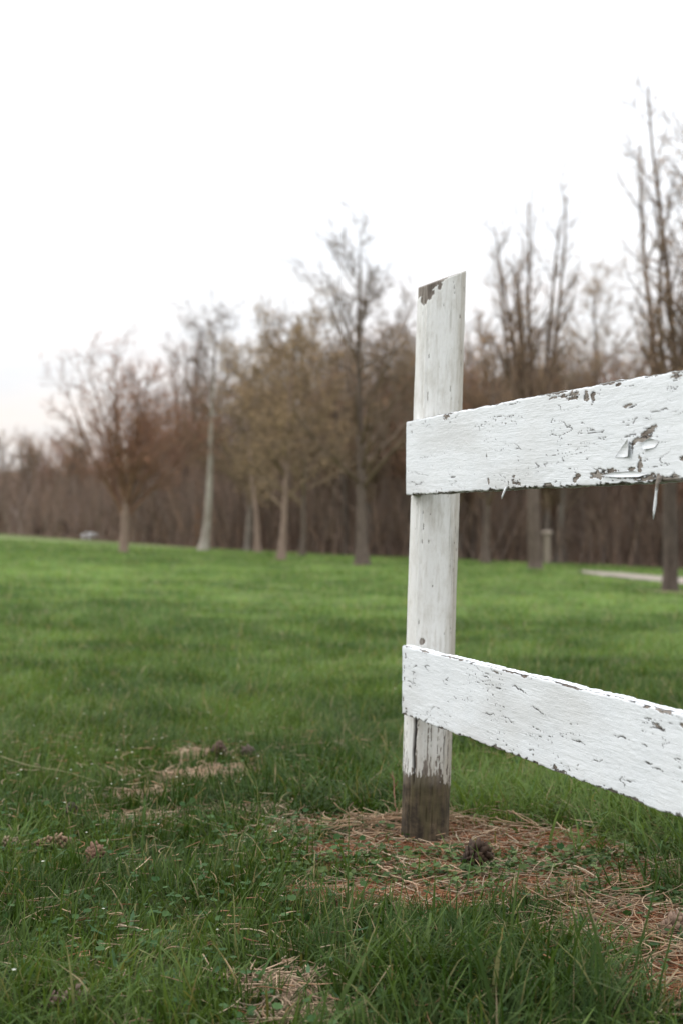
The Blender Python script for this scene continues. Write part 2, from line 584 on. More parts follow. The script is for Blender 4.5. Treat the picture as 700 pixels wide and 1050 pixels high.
def build_grass():
    def scatter(y0, y1, dens, margin):
        # density dens(Y) per square metre over a wedge wider than the view
        ys = np.linspace(y0, y1, 400)
        wd = 2 * (.245 * ys + margin)
        f = dens(ys) * wd
        cdf = np.concatenate([[0], np.cumsum((f[1:] + f[:-1]) / 2 * np.diff(ys))])
        n = int(cdf[-1])
        y = np.interp(rng.random(n) * cdf[-1], cdf, ys)
        x = (rng.random(n) * 2 - 1) * (.245 * y + margin)
        return x, y

    bag = Bag()
    # near lawn
    x, y = scatter(1.5, 5.2, lambda Y: 18500 + 0 * Y, .9)
    lit = blob(x, y, PATCH)
    bar = blob(x, y, BARE)
    n = (fbm(x * 7, y * 7, 31) - .5) * .9
    clump = fbm(x * 9, y * 9, 51, 3)
    keep = rng.random(len(x)) > np.clip((np.maximum(lit, bar) + n * 1.5 - .22) * 2.6, 0, .95)
    keep &= rng.random(len(x)) < np.clip(.35 + 1.5 * (clump - .25), .3, 1)
    keep &= ((x - .214) ** 2 + (y - 3.67) ** 2) > .068 ** 2
    x, y = x[keep], y[keep]
    N = len(x)
    tall = tall_map(x, y)
    big = fbm(x * 1.7, y * 1.7, 61, 3)
    near_patch = np.clip(np.maximum(blob(x, y, PATCH), blob(x, y, BARE)), 0, 1)
    h = (.034 + .062 * np.clip(big - .28, 0, 1) + .072 * tall) * rng.lognormal(0, .38, N) * (1 - .35 * near_patch)
    h *= .75 + .5 * fbm(x * 12, y * 12, 71, 2)
    w = rng.uniform(.0020, .0054, N) * (1 + .5 * tall) * np.where(rng.random(N) < .06, 1.9, 1)
    az = 2 * np.pi * fbm(x * 6, y * 6, 81, 2) * 2 + rng.normal(0, .9, N)
    bend = np.abs(rng.normal(.55, .45, N)) + .5 * tall * rng.random(N)
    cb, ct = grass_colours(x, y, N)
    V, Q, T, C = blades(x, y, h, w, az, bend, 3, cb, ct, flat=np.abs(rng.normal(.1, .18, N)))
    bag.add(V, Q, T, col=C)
    # tall arching blades in the tussocks
    tx, ty = scatter(1.8, 5.2, lambda Y: 4200 + 0 * Y, .8)
    t = tall_map(tx, ty)
    keep = (rng.random(len(tx)) < np.clip(t - .25, 0, 1)) & (((tx - .214) ** 2 + (ty - 3.67) ** 2) > .085 ** 2)
    tx, ty, t = tx[keep], ty[keep], t[keep]
    N = len(tx)
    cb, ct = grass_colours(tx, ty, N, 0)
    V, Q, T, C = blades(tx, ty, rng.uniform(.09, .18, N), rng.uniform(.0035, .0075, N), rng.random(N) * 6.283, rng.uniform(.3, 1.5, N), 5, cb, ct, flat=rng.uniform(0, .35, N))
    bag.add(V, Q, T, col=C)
    # middle and far lawn: coarser blades, fewer of them
    x, y = scatter(5.2, 50, lambda Y: 15500 * (5.2 / Y) ** 1.75, 1.6)
    ok = y < wood_edge(x) - .5
    for (qx, qy, qw) in PATH_PTS:
        ok &= ~((np.abs(x - qx) < .35) & (np.abs(y - qy) < qw * 1.0))
    ok &= rng.random(len(x)) > np.clip((blob(x, y, BARE) + (fbm(x * 7, y * 7, 31) - .5) * .9 - .25) * 2.4, 0, .95)
    x, y = x[ok], y[ok]
    N = len(x)
    big = fbm(x * .9, y * .9, 61, 3)
    sc = (y / 5.2) ** .5
    h = (.034 + .070 * np.clip(big - .25, 0, 1)) * rng.lognormal(0, .4, N) * np.minimum(sc, 1.2)
    w = rng.uniform(.002, .0042, N) * sc ** 1.55
    az = 2 * np.pi * fbm(x * 3, y * 3, 81, 2) * 2 + rng.normal(0, 1., N)
    bend = np.abs(rng.normal(.95, .5, N))
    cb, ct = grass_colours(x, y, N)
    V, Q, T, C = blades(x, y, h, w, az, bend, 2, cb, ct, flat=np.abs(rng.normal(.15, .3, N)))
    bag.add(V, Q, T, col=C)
    m = mat_attr('grass_blade', .55, .16, .36)
    tag(obj('grass', bag.mesh('grass'), m), 'green spring lawn grass, tufted and uneven, around the fence post', 'grass', kind='stuff')


def build_litter():
    # fallen pine needles and straw
    bag = Bag()

    def strands(x, y, L, w, col, lift, curl, KK=4):
        n = len(x)
        a = rng.random(n) * 6.283
        K = KK
        t = np.linspace(-.5, .5, K)
        aa = a[:, None] + curl[:, None] * t[None]
        px = x[:, None] + L[:, None] * t * np.cos(aa)
        py = y[:, None] + L[:, None] * t * np.sin(aa)
        z = gz0(px, py) + lift[:, None] + rng.normal(0, .35, n)[:, None] * t * L[:, None] * .5 + .003
        z = np.maximum(z, gz0(px, py) + .0015)
        P = np.stack([px, py, z], -1)
        Wd = np.repeat((w * .5)[:, None], K, 1)
        Wd[:, -1] *= .4
        V, Q = tubes(P, Wd, 3)
        bag.add(V, Q, col=np.repeat(col, K * 3, 0))

    def pick(N, lst, thr):
        x = rng.uniform(-1.1, 1.3, N)
        y = rng.uniform(2.2, 5.6, N)
        m = blob(x, y, lst) + (fbm(x * 7, y * 7, 31) - .5) * .8
        k = (m > thr) & (rng.random(N) < np.clip((m - thr) * 3 + .25, 0, 1))
        k &= ((x - .214) ** 2 + (y - 3.67) ** 2) > .07 ** 2
        return x[k], y[k]

    x, y = pick(120000, PATCH, .28)
    n = len(x)
    v = rng.random((n, 1))
    col = (np.array([.23, .078, .032]) * (1 - v) + np.array([.50, .25, .135]) * v) * rng.uniform(.55, 1.2, (n, 1))
    strands(x, y, rng.uniform(.025, .085, n), rng.uniform(.0012, .0024, n), col, rng.uniform(0, .014, n), rng.normal(0, .7, n))
    x, y = pick(26000, PATCH, .18)
    n = min(len(x), 1700)
    x, y = x[:n], y[:n]
    v = rng.random((n, 1))
    col = (np.array([.38, .25, .15]) * (1 - v) + np.array([.56, .45, .32]) * v) * rng.uniform(.45, 1.1, (n, 1))
    strands(x, y, rng.uniform(.04, .17, n), rng.uniform(.0015, .0036, n), col, rng.uniform(.002, .020, n), rng.normal(0, 1.4, n), 7)
    x, y = pick(40000, BARE, .26)
    n = min(len(x), 2200)
    x, y = x[:n], y[:n]
    col = np.array([.44, .31, .21]) * rng.uniform(.5, 1.25, (n, 1))
    strands(x, y, rng.uniform(.03, .14, n), rng.uniform(.0015, .0035, n), col, rng.uniform(0, .015, n), rng.normal(0, .8, n))
    # bleached tufts of last year's grass beside the post and along the right of the patch
    for cx, cy, sx, sy, n in ((.085, 3.74, .07, .06, 170), (.16, 3.80, .05, .03, 60), (.56, 3.02, .07, .10, 80), (.63, 2.78, .06, .09, 60), (.33, 3.75, .12, .05, 60)):
        x, y = rng.normal(cx, sx, n), rng.normal(cy, sy, n)
        k = ((x - .214) ** 2 + (y - 3.67) ** 2) > .085 ** 2
        x, y = x[k], y[k]
        n = len(x)
        v = rng.random((n, 1))
        col = (np.array([.33, .20, .11]) * (1 - v) + np.array([.52, .39, .26]) * v) * rng.uniform(.4, 1.05, (n, 1))
        strands(x, y, rng.uniform(.08, .20, n), rng.uniform(.0016, .0034, n), col, rng.uniform(.006, .045, n), rng.normal(0, 1.3, n), 8)
    # odd dead stalks and needles spread through the lawn
    n = 2600
    x, y = rng.uniform(-1.3, 1.4, n), rng.uniform(2.0, 5.4, n)
    v = rng.random((n, 1))
    col = (np.array([.30, .13, .06]) * (1 - v) + np.array([.50, .40, .26]) * v) * rng.uniform(.5, 1.1, (n, 1))
    strands(x, y, rng.uniform(.015, .07, n), rng.uniform(.0013, .0032, n), col, rng.uniform(.005, .045, n), rng.normal(0, .8, n))
    tag(obj('needle_litter', bag.mesh('needle_litter'), mat_attr('dry_needle', .75, .2)), 'rusty brown pine needles and pale straw round the post foot', 'litter', kind='stuff')

    # ground ivy: small scalloped leaves in mats
    bag = Bag()

    def leaves(x, y, size, col, lift, tilt, long=1.0, teeth=7):
        n = len(x)
        a = rng.random(n) * 6.283
        M = 2 * teeth
        ph = np.arange(M) / M * 2 * np.pi
        rad = (1 - .16 * (np.arange(M) % 2)) * (1 - .35 * np.exp(-((ph - np.pi) / .35) ** 2))
        lx, ly = rad * np.cos(ph) * long, rad * np.sin(ph)
        cup = .25 * (lx ** 2 + ly ** 2) / long
        ct, st = np.cos(tilt)[:, None], np.sin(tilt)[:, None]
        X = size[:, None] * (lx[None] * ct - cup[None] * st)
        Zl = size[:, None] * (lx[None] * st + cup[None] * ct)
        Yl = size[:, None] * ly[None] * np.ones((n, 1))
        ca, sa = np.cos(a)[:, None], np.sin(a)[:, None]
        gx, gy = x[:, None] + X * ca - Yl * sa, y[:, None] + X * sa + Yl * ca
        base = gz0(x, y)[:, None] + lift[:, None]
        rim = np.stack([gx, gy, base + Zl], -1)
        cen = np.stack([x[:, None], y[:, None], base], -1)
        V = np.concatenate([cen, rim], 1)
        b = (np.arange(n) * (M + 1))[:, None]
        i = np.arange(M)[None]
        T = np.stack([b + 0 * i, b + 1 + i, b + 1 + (i + 1) % M], -1).reshape(-1, 3)
        c = np.repeat(col[:, None], M + 1, 1).copy()
        c[:, 0] *= .8
        bag.add(V.reshape(-1, 3), None, T, col=c.reshape(-1, 3))

    IVY = [(.12, 3.45, .10, .06), (.26, 3.46, .09, .05), (.42, 3.42, .16, .09), (.34, 3.30, .14, .07), (.09, 3.25, .10, .05), (.03, 3.40, .09, .06), (.30, 3.18, .10, .05),
           (.55, 3.34, .10, .07), (-.05, 3.35, .12, .08), (.20, 3.30, .08, .05), (.64, 3.45, .14, .08), (-.02, 3.75, .14, .09), (.55, 3.15, .1, .06),
           (-.15, 3.6, .12, .1), (.72, 3.1, .1, .08)]
    for cx, cy, rx, ry in IVY:
        n = int(7200 * rx * ry * 3.1) + 18
        x, y = rng.normal(cx, rx * .55, n), rng.normal(cy, ry * .55, n)
        k = ((x - .214) ** 2 + (y - 3.67) ** 2) > .075 ** 2
        x, y = x[k], y[k]
        n = len(x)
        v = rng.random((n, 1))
        col = (np.array([.034, .070, .020]) * (1 - v) + np.array([.15, .205, .075]) * v) * rng.uniform(.7, 1.2, (n, 1))
        leaves(x, y, rng.uniform(.0035, .0098, n), col, rng.uniform(.006, .040, n), rng.normal(0, .6, n))
    # scattered clover sized leaves through the lawn
    n = 4600
    x, y = rng.uniform(-1.2, 1.3, n), rng.uniform(2.1, 4.8, n)
    k = (fbm(x * 3, y * 3, 91, 3) > .47) & (((x - .214) ** 2 + (y - 3.67) ** 2) > .085 ** 2)
    x, y = x[k], y[k]
    n = len(x)
    v = rng.random((n, 1))
    col = np.array([.030, .080, .022]) * (1 - v) + np.array([.09, .16, .055]) * v
    leaves(x, y, rng.uniform(.005, .011, n), col, rng.uniform(.012, .05, n), rng.normal(0, .45, n))
    # longer dandelion-like leaves standing out of the grass
    n = 170
    x, y = rng.uniform(-.9, 1.0, n), rng.uniform(2.1, 3.1, n)
    v = rng.random((n, 1))
    col = np.array([.045, .105, .040]) * (1 - v) + np.array([.10, .175, .085]) * v
    leaves(x, y, rng.uniform(.0035, .0070, n), col, rng.uniform(.012, .035, n), rng.uniform(.1, 1.0, n), 4.2, 6)
    tag(obj('ground_ivy', bag.mesh('ground_ivy'), mat_attr('weed_leaf', .6, .12, .25)), 'small scalloped green weed leaves creeping through litter and lawn', 'weeds', kind='stuff')

    # tiny white lawn flowers
    bag = Bag()
    xs, ys = [], []
    for cx, cy, sx, sy, n in ((-.85, 4.6, .30, .45, 30), (-.45, 4.0, .30, .30, 18), (-.5, 2.9, .3, .4, 9), (-.9, 6.2, .6, .7, 34),  (-1.6, 7.4, .7, .8, 26)):
        xs.append(rng.normal(cx, sx, n))
        ys.append(rng.normal(cy, sy, n))
    x, y = np.concatenate(xs), np.concatenate(ys)
    z = gz0(x, y)
    for i in range(len(x)):
        h = random.uniform(.08, .14)
        r = random.uniform(.0025, .0048)
        P = np.array([[[x[i], y[i], z[i]], [x[i] + .006, y[i], z[i] + h * .6], [x[i] + .004, y[i] + .004, z[i] + h]]])
        V, Q = tubes(P, np.array([[.0009, .0008, .0007]]), 3)
        bag.add(V, Q, col=np.array([.10, .16, .05]))
        c = P[0, 2]
        V, T = [c + (0, 0, .0005)], []
        for j in range(10):
            a = j / 10 * 6.283
            rr = r * (1.0 if j % 2 else .55)
            V.append(c + (rr * math.cos(a), rr * math.sin(a), .0022))
        for j in range(10):
            T.append((0, 1 + j, 1 + (j + 1) % 10))
        bag.add(np.array(V), None, np.array(T), col=np.array([.74, .74, .66]))
    tag(obj('wildflowers', bag.mesh('wildflowers'), mat_attr('white_petal', .6, .2, .2)), 'sprinkling of tiny white flowers in the lawn on the left', 'wildflowers', kind='stuff')


# ------------------------------------------------------------------ small things on the ground
def cone_mesh(L, rad, seed, tipcol, basecol, open_=1.0, spike=.78):
    r_ = random.Random(seed)
    bag = Bag()
    K = 14
    t = np.linspace(0, 1, K)
    prof = rad * .52 * np.sin(np.pi * np.clip(t * .92 + .06, 0, 1)) ** .7
    P = np.stack([t * L, 0 * t, 0 * t], -1)[None]
    V, Q = tubes(P, prof[None] + .0005, 8)
    bag.add(V, Q, col=np.array(basecol) * .5)
    n = 74
    for i in range(n):
        u = (i + .5) / n
        a = i * 2.39996 + r_.uniform(-.15, .15)
        rr = rad * math.sin(math.pi * min(max(u * .9 + .07, 0), 1)) ** .7
        s = rr * .62 + .002
        out = Vector((.42 * open_ + .25 * u, math.cos(a), math.sin(a))).normalized()
        side = Vector((1, 0, 0)).cross(out).normalized()
        b = Vector((u * L, math.cos(a) * rr * .35, math.sin(a) * rr * .35))
        tip = b + out * (rr * spike) * r_.uniform(.6, 1.35)
        nrm = out.cross(side).normalized() * s * .16
        w0, w1 = s * .32, s * .52 * (.78 / spike) ** .8
        mid = b.lerp(tip, .62)
        vs = [b - side * w0 - nrm, b + side * w0 - nrm, mid + side * w1 - nrm, mid - side * w1 - nrm, tip - nrm * .3, tip + nrm * 1.6,
              mid - side * w1 + nrm, mid + side * w1 + nrm, b + side * w0 + nrm, b - side * w0 + nrm]
        q = [(0, 1, 2, 3), (9, 6, 7, 8), (0, 3, 6, 9), (1, 8, 7, 2)]
        tr = [(3, 2, 4), (6, 5, 7), (3, 4, 6), (4, 5, 6), (2, 7, 4), (4, 7, 5)]
        k = r_.uniform(.75, 1.2)
        c0, c1 = np.array(basecol) * k, np.array(tipcol) * k
        cc = np.array([c0, c0, (c0 + c1) / 2, (c0 + c1) / 2, c1, c1, (c0 + c1) / 2, (c0 + c1) / 2, c0, c0])
        bag.add(np.array([tuple(v) for v in vs]), np.array(q), np.array(tr), col=cc)
    me = bag.mesh('pine_cone')
    st = Bag()
    P = np.array([[[.006, 0, 0], [-.004, .001, 0], [-.012, .003, .002]]])
    V, Q = tubes(P, np.array([[.0032, .0026, .0022]]), 6)
    st.add(V, Q, col=np.array(basecol) * .8)
    return me, st.mesh('stalk', True)


def build_small():
    cm = mat_attr('cone_scale', .7, .25)
    cones = [  # px, py, length, radius, yaw, pitch, tip colour, base colour, label, sink
        (57, 874, .105, .021, .12, .0, (.34, .23, .14), (.09, .050, .030), 'long tan tipped pine cone lying flat in the grass at left', .006),
        (8, 873, .080, .017, .05, .0, (.36, .27, .18), (.085, .055, .035), 'dull pine cone cut by the left edge of the photo', .008),
        (98, 889, .050, .019, 1.2, .5, (.22, .125, .08), (.075, .040, .025), 'short reddish brown pine cone tilted among flowers at left', .004),
        (76, 843, .036, .015, .6, .9, (.07, .050, .042), (.035, .025, .022), 'small blackish pine cone upright above the long tan cone', .002),
        (72, 1043, .088, .022, .25, .1, (.30, .20, .16), (.09, .055, .042), 'pinkish brown pine cone at the bottom left corner', .004),
        (690, 966, .070, .024, .5, .35, (.25, .165, .115), (.085, .050, .032), 'fat pinkish pine cone in straw at the right edge', .014),
        (488, 893, .072, .030, .5, .12, (.075, .044, .026), (.018, .011, .008), 'dark open pine cone in the needles just right of the post', .006),
        (224, 779, .055, .022, .3, .2, (.10, .060, .042), (.040, .024, .020), 'dark weathered pine cone on the bare tan soil patch', .003),
        (256, 779, .050, .020, 2.6, .1, (.11, .075, .060), (.045, .030, .026), 'grey brown pine cone at the right end of the bare soil patch', .003),
    ]
    for i, (px, py, L, r, yaw, pitch, tc, bc, lab, sink) in enumerate(cones):
        x, y = ground_at(px, py)
        me, st = cone_mesh(L, r, 100 + i, tc, bc, 1.0 if i != 6 else .5, (.95, .95, .95, .95, .85, 1.05, 1.15, 1.1, 1.1)[i])
        dx, dy = math.cos(yaw), math.sin(yaw)
        o = obj('pine_cone', me, cm, None, (x - dx * L / 2, y - dy * L / 2, float(gz0(x, y)) + r * .75 + .012 - sink), (0, -pitch, yaw))
        tag(o, lab, 'pine cone', 'pine cones lying in the grass')
        obj('stalk', st, cm, o)

    # dry twigs
    tm = mat_attr('dry_twig', .8, .2)

    def twig(pts, r, col, label, side=()):
        bag = Bag()
        P = []
        for (px, py, up) in pts:
            x, y = ground_at(px, py)
            P.append((x, y, float(gz0(x, y)) + up))
        P = np.array(P)
        t = np.linspace(0, 1, len(P))
        tt = np.linspace(0, 1, 22)
        Q_ = np.stack([np.interp(tt, t, P[:, i]) for i in range(3)], -1)
        Q_[1:-1] += rng.normal(0, r * .5, (20, 3))
        V, Q = tubes(Q_[None], (r * (1 - .5 * tt))[None], 6)
        o0 = Q_[0].copy()
        bag.add(V - o0, Q, col=np.array(col))
        for (t0, dx, dy, dz) in side:
            b = np.array([np.interp(t0, tt, Q_[:, i]) for i in range(3)])
            l = np.array([b, b + np.array((dx, dy, dz)) * .5 + rng.normal(0, .002, 3), b + np.array((dx, dy, dz))])
            V, Q = tubes(l[None], np.array([[r * .7, r * .55, r * .3]]), 5)
            bag.add(V - o0, Q, col=np.array(col) * .9)
        tag(obj('dry_twig', bag.mesh('dry_twig', True), tm, None, tuple(o0)), label, 'twig', 'dry twigs on the ground')

    twig([(378, 893, .03), (398, 908, .028), (416, 917, .03), (430, 922, .032)], .0026, (.44, .30, .20), 'pale forked twig lying in the litter left of the dark cone', ((.9, .004, -.05, -.015), (.55, .03, .01, .01)))
    twig([(455, 877, .012), (478, 871, .018), (505, 881, .02)], .0026, (.52, .40, .28), 'straw coloured twig at the foot of the post', ((.5, .05, .03, .012),))
    twig([(0, 794, .06), (30, 803, .055), (70, 808, .05), (103, 812, .03)], .0015, (.25, .235, .12), 'long thin dry stalk at the left edge of the lawn')
    twig([(407, 862, .01), (404, 838, .07), (402, 826, .10)], .0024, (.16, .075, .045), 'short dark red twig standing against the post foot', ((.6, .012, .0, .02), (.8, -.012, .004, .018)))


# ------------------------------------------------------------------ fence
POST = np.array([(435 - 350) / F * 3.67, 3.67])
W = np.array([470 / F, -1.0])
W /= np.linalg.norm(W)                       # direction of the rails, towards the camera
NB = np.array([-W[1], W[0]])                 # into the post


def rail_origin(px, post_px):
    cx = (post_px - 350) / F * 3.67
    c0 = np.array([cx, 3.67]) - NB * (.0625 + .028 - .004)
    t = (px - 350) / F
    k = (t * c0[1] - c0[0]) / (W[0] - t * W[1])
    return c0 + W * k


def rail_mesh(L, H, T, org, zb, chips, seed, botw, topw, cracks):
    s = np.concatenate([np.arange(0, 1.45, .0016), np.arange(1.45, L + .001, .012)])
    zf = np.linspace(0, H, int(H / .0016))
    tf = np.linspace(0, T, 10)
    nf = len(zf)
    prof = [(0, z, 0) for z in zf] + [(y, H, 1) for y in tf[1:]] + [(T, z, 2) for z in np.linspace(H, 0, 14)[1:]] + [(y, 0, 3) for y in tf[::-1][1:-1]]
    prof = np.array(prof)
    rr = .0045
    y, z, side = prof[:, 0].copy(), prof[:, 1].copy(), prof[:, 2]
    de = np.minimum(z, H - z)
    rnd = lambda d: rr - np.sqrt(np.maximum(rr ** 2 - np.maximum(rr - d, 0) ** 2, 0))
    y = np.where(side == 0, y + rnd(de), y)
    dy = np.minimum(y, T - y)
    z = np.where(side == 1, z - rnd(dy), np.where(side == 3, z + rnd(dy), z))
    Pn = len(prof)
    SS = s[:, None] + 0 * z[None]
    ZZ = z[None] + 0 * SS
    YY = y[None] + 0 * SS
    sd = side[None] + 0 * SS
    front = sd == 0
    zz0 = prof[:, 1][None] + 0 * SS
    n2 = fbm(SS * 85, ZZ * 260, seed + 1, 4)
    n1 = fbm(SS * 22, ZZ * 60, seed + 2, 3)
    bare = np.zeros_like(SS)
    # worn lower and upper edges
    thick = botw * np.clip(fbm(s * 17, 0 * s, seed + 3, 5) * 2.6 - .95, .06, 1.5)
    bare = np.maximum(bare, np.clip((thick[:, None] - zz0 + .014 * (n2 - .5)) / .002, 0, 1) * (sd != 1) * (sd != 2))
    thick = topw * np.clip(fbm(s * 14, 0 * s, seed + 4, 4) * 2.9 - 1.35, 0, 1.5)
    bare = np.maximum(bare, np.clip((thick[:, None] - (H - zz0) + .006 * (n2 - .5)) / .002, 0, 1) * front)
    for (cs, cz, rs, rz, rot) in chips:
        c, sn = math.cos(rot), math.sin(rot)
        u = ((SS - cs) * c + (zz0 - cz) * sn) / rs
        v = (-(SS - cs) * sn + (zz0 - cz) * c) / rz
        q = 1.55 * (u * u + v * v) + 4.2 * (n2 - .5) + 1.6 * (n1 - .5)
        bare = np.maximum(bare, np.clip((1 - q) * 2.2, 0, 1) * front)
    # small random flecks gathered in a few areas
    fl = fbm(SS * 120, ZZ * 260, seed + 6, 2)
    area = fbm(SS * 5, ZZ * 14, seed + 7, 2)
    bare = np.maximum(bare, np.clip((fl - .95 + .55 * (area - .5)) * 14, 0, .85) * front)
    # cracks along the grain
    cr = np.zeros_like(SS)
    wav = fbm(SS * 26, ZZ * 9, seed + 9, 3)
    ridge = np.abs(fbm(SS * 7.5, ZZ * 85 + wav * .9, seed + 8, 2) - .5)
    gate = sstep(.54, .62, fbm(SS * 13, ZZ * 22, seed + 10, 3))
    cr = np.maximum(cr, np.clip((.010 - ridge) / .006, 0, 1) * gate * .85)
    for (s0, z0, s1, z1, wd) in cracks:
        t = np.clip(((SS - s0) * (s1 - s0) + (zz0 - z0) * (z1 - z0)) / ((s1 - s0) ** 2 + (z1 - z0) ** 2), 0, 1)
        wob = .009 * (fbm(SS * 55, 0 * SS, seed + 12, 2) - .5)
        d = np.hypot(SS - s0 - t * (s1 - s0), zz0 + wob - z0 - t * (z1 - z0))
        cr = np.maximum(cr, np.clip((wd * .85 * (.25 + 1.5 * fbm(SS * 160, 0 * SS, seed + 18, 2)) * (1 - .8 * np.abs(2 * t - 1)) - d) / .0007, 0, 1) * front)
    rim = np.clip((n2 - .40) * 5, 0, 1) * (bare > .1) * (bare < .9)  # dark shadow painted round the chip edges, carried with the cracks
    cr = np.maximum(cr, .95 * rim * front)
    cr = np.where(front, cr, 0)
    bare = np.where(sd == 3, np.clip(.75 + .8 * (n1 - .5), 0, 1), bare)
    bare = np.where(sd == 1, np.maximum(bare, np.clip((fl - .74) * 12, 0, 1)), bare)
    # relief
    YY = YY + np.where(front, .0016 * bare + .0018 * cr + .0011 * (fbm(SS * 4, ZZ * 48, seed + 13, 5) - .5) + .0006 * (fbm(SS * 60, ZZ * 170, seed + 14, 3) - .5), 0)
    YY = YY - np.where(front, .0012 * np.clip(1 - np.abs(bare - .25) * 4, 0, 1), 0)
    edge = np.exp(-np.minimum(zz0, H - zz0) / .012)
    up = np.where(zz0 > H / 2, 1, -1)
    ZZ = ZZ + edge * up * (.0042 * (fbm(SS * 9, up * 3., seed + 15, 5) - .5) + .0036 * (fbm(SS * 60, up * 5., seed + 16, 3) - .5) - .0022 * bare)
    SS2 = SS + np.exp(-SS / .012) * .005 * (fbm(0 * SS, ZZ * 55, seed + 17, 4) - .5)
    # the board is a little bowed
    ZZ = ZZ + .003 * np.sin(SS * 1.9)
    V = np.stack([SS2, YY, ZZ], -1).reshape(-1, 3)
    ns = len(s)
    i = np.arange(ns - 1)[:, None] * Pn
    j = np.arange(Pn)[None]
    j2 = (j + 1) % Pn
    Q = np.stack([i + j, i + Pn + j, i + Pn + j2, i + j2], -1).reshape(-1, 4)[:, ::-1]
    dirt_shade = np.clip((fbm(SS * 3.2, ZZ * 8, seed + 20, 4) - .54) * 1.0, 0, .22) + .18 * np.exp(-zz0 / .016) * (n1 > .5)
    dirt_shade = np.where(sd == 1, dirt_shade * .3, dirt_shade)
    att = dict(bare=bare.ravel(), crack=cr.ravel(), dirt_shade=dirt_shade.ravel())  # crack also holds the shadow painted round the chip edges
    # ends: fans
    V = np.concatenate([V, [[.0, T / 2, H / 2], [L, T / 2, H / 2]]])
    for kk, vv in (('bare', (.5, .9)), ('crack', (0, 0)), ('dirt_shade', (.3, .4))):
        att[kk] = np.concatenate([att[kk], vv])
    jj = np.arange(Pn)
    b = (ns - 1) * Pn
    T1 = np.stack([np.full(Pn, ns * Pn), jj, (jj + 1) % Pn], -1)
    T2 = np.stack([np.full(Pn, ns * Pn + 1), b + (jj + 1) % Pn, b + jj], -1)
    return mesh_np('rail', V, Q, np.concatenate([T1, T2]), att, True)


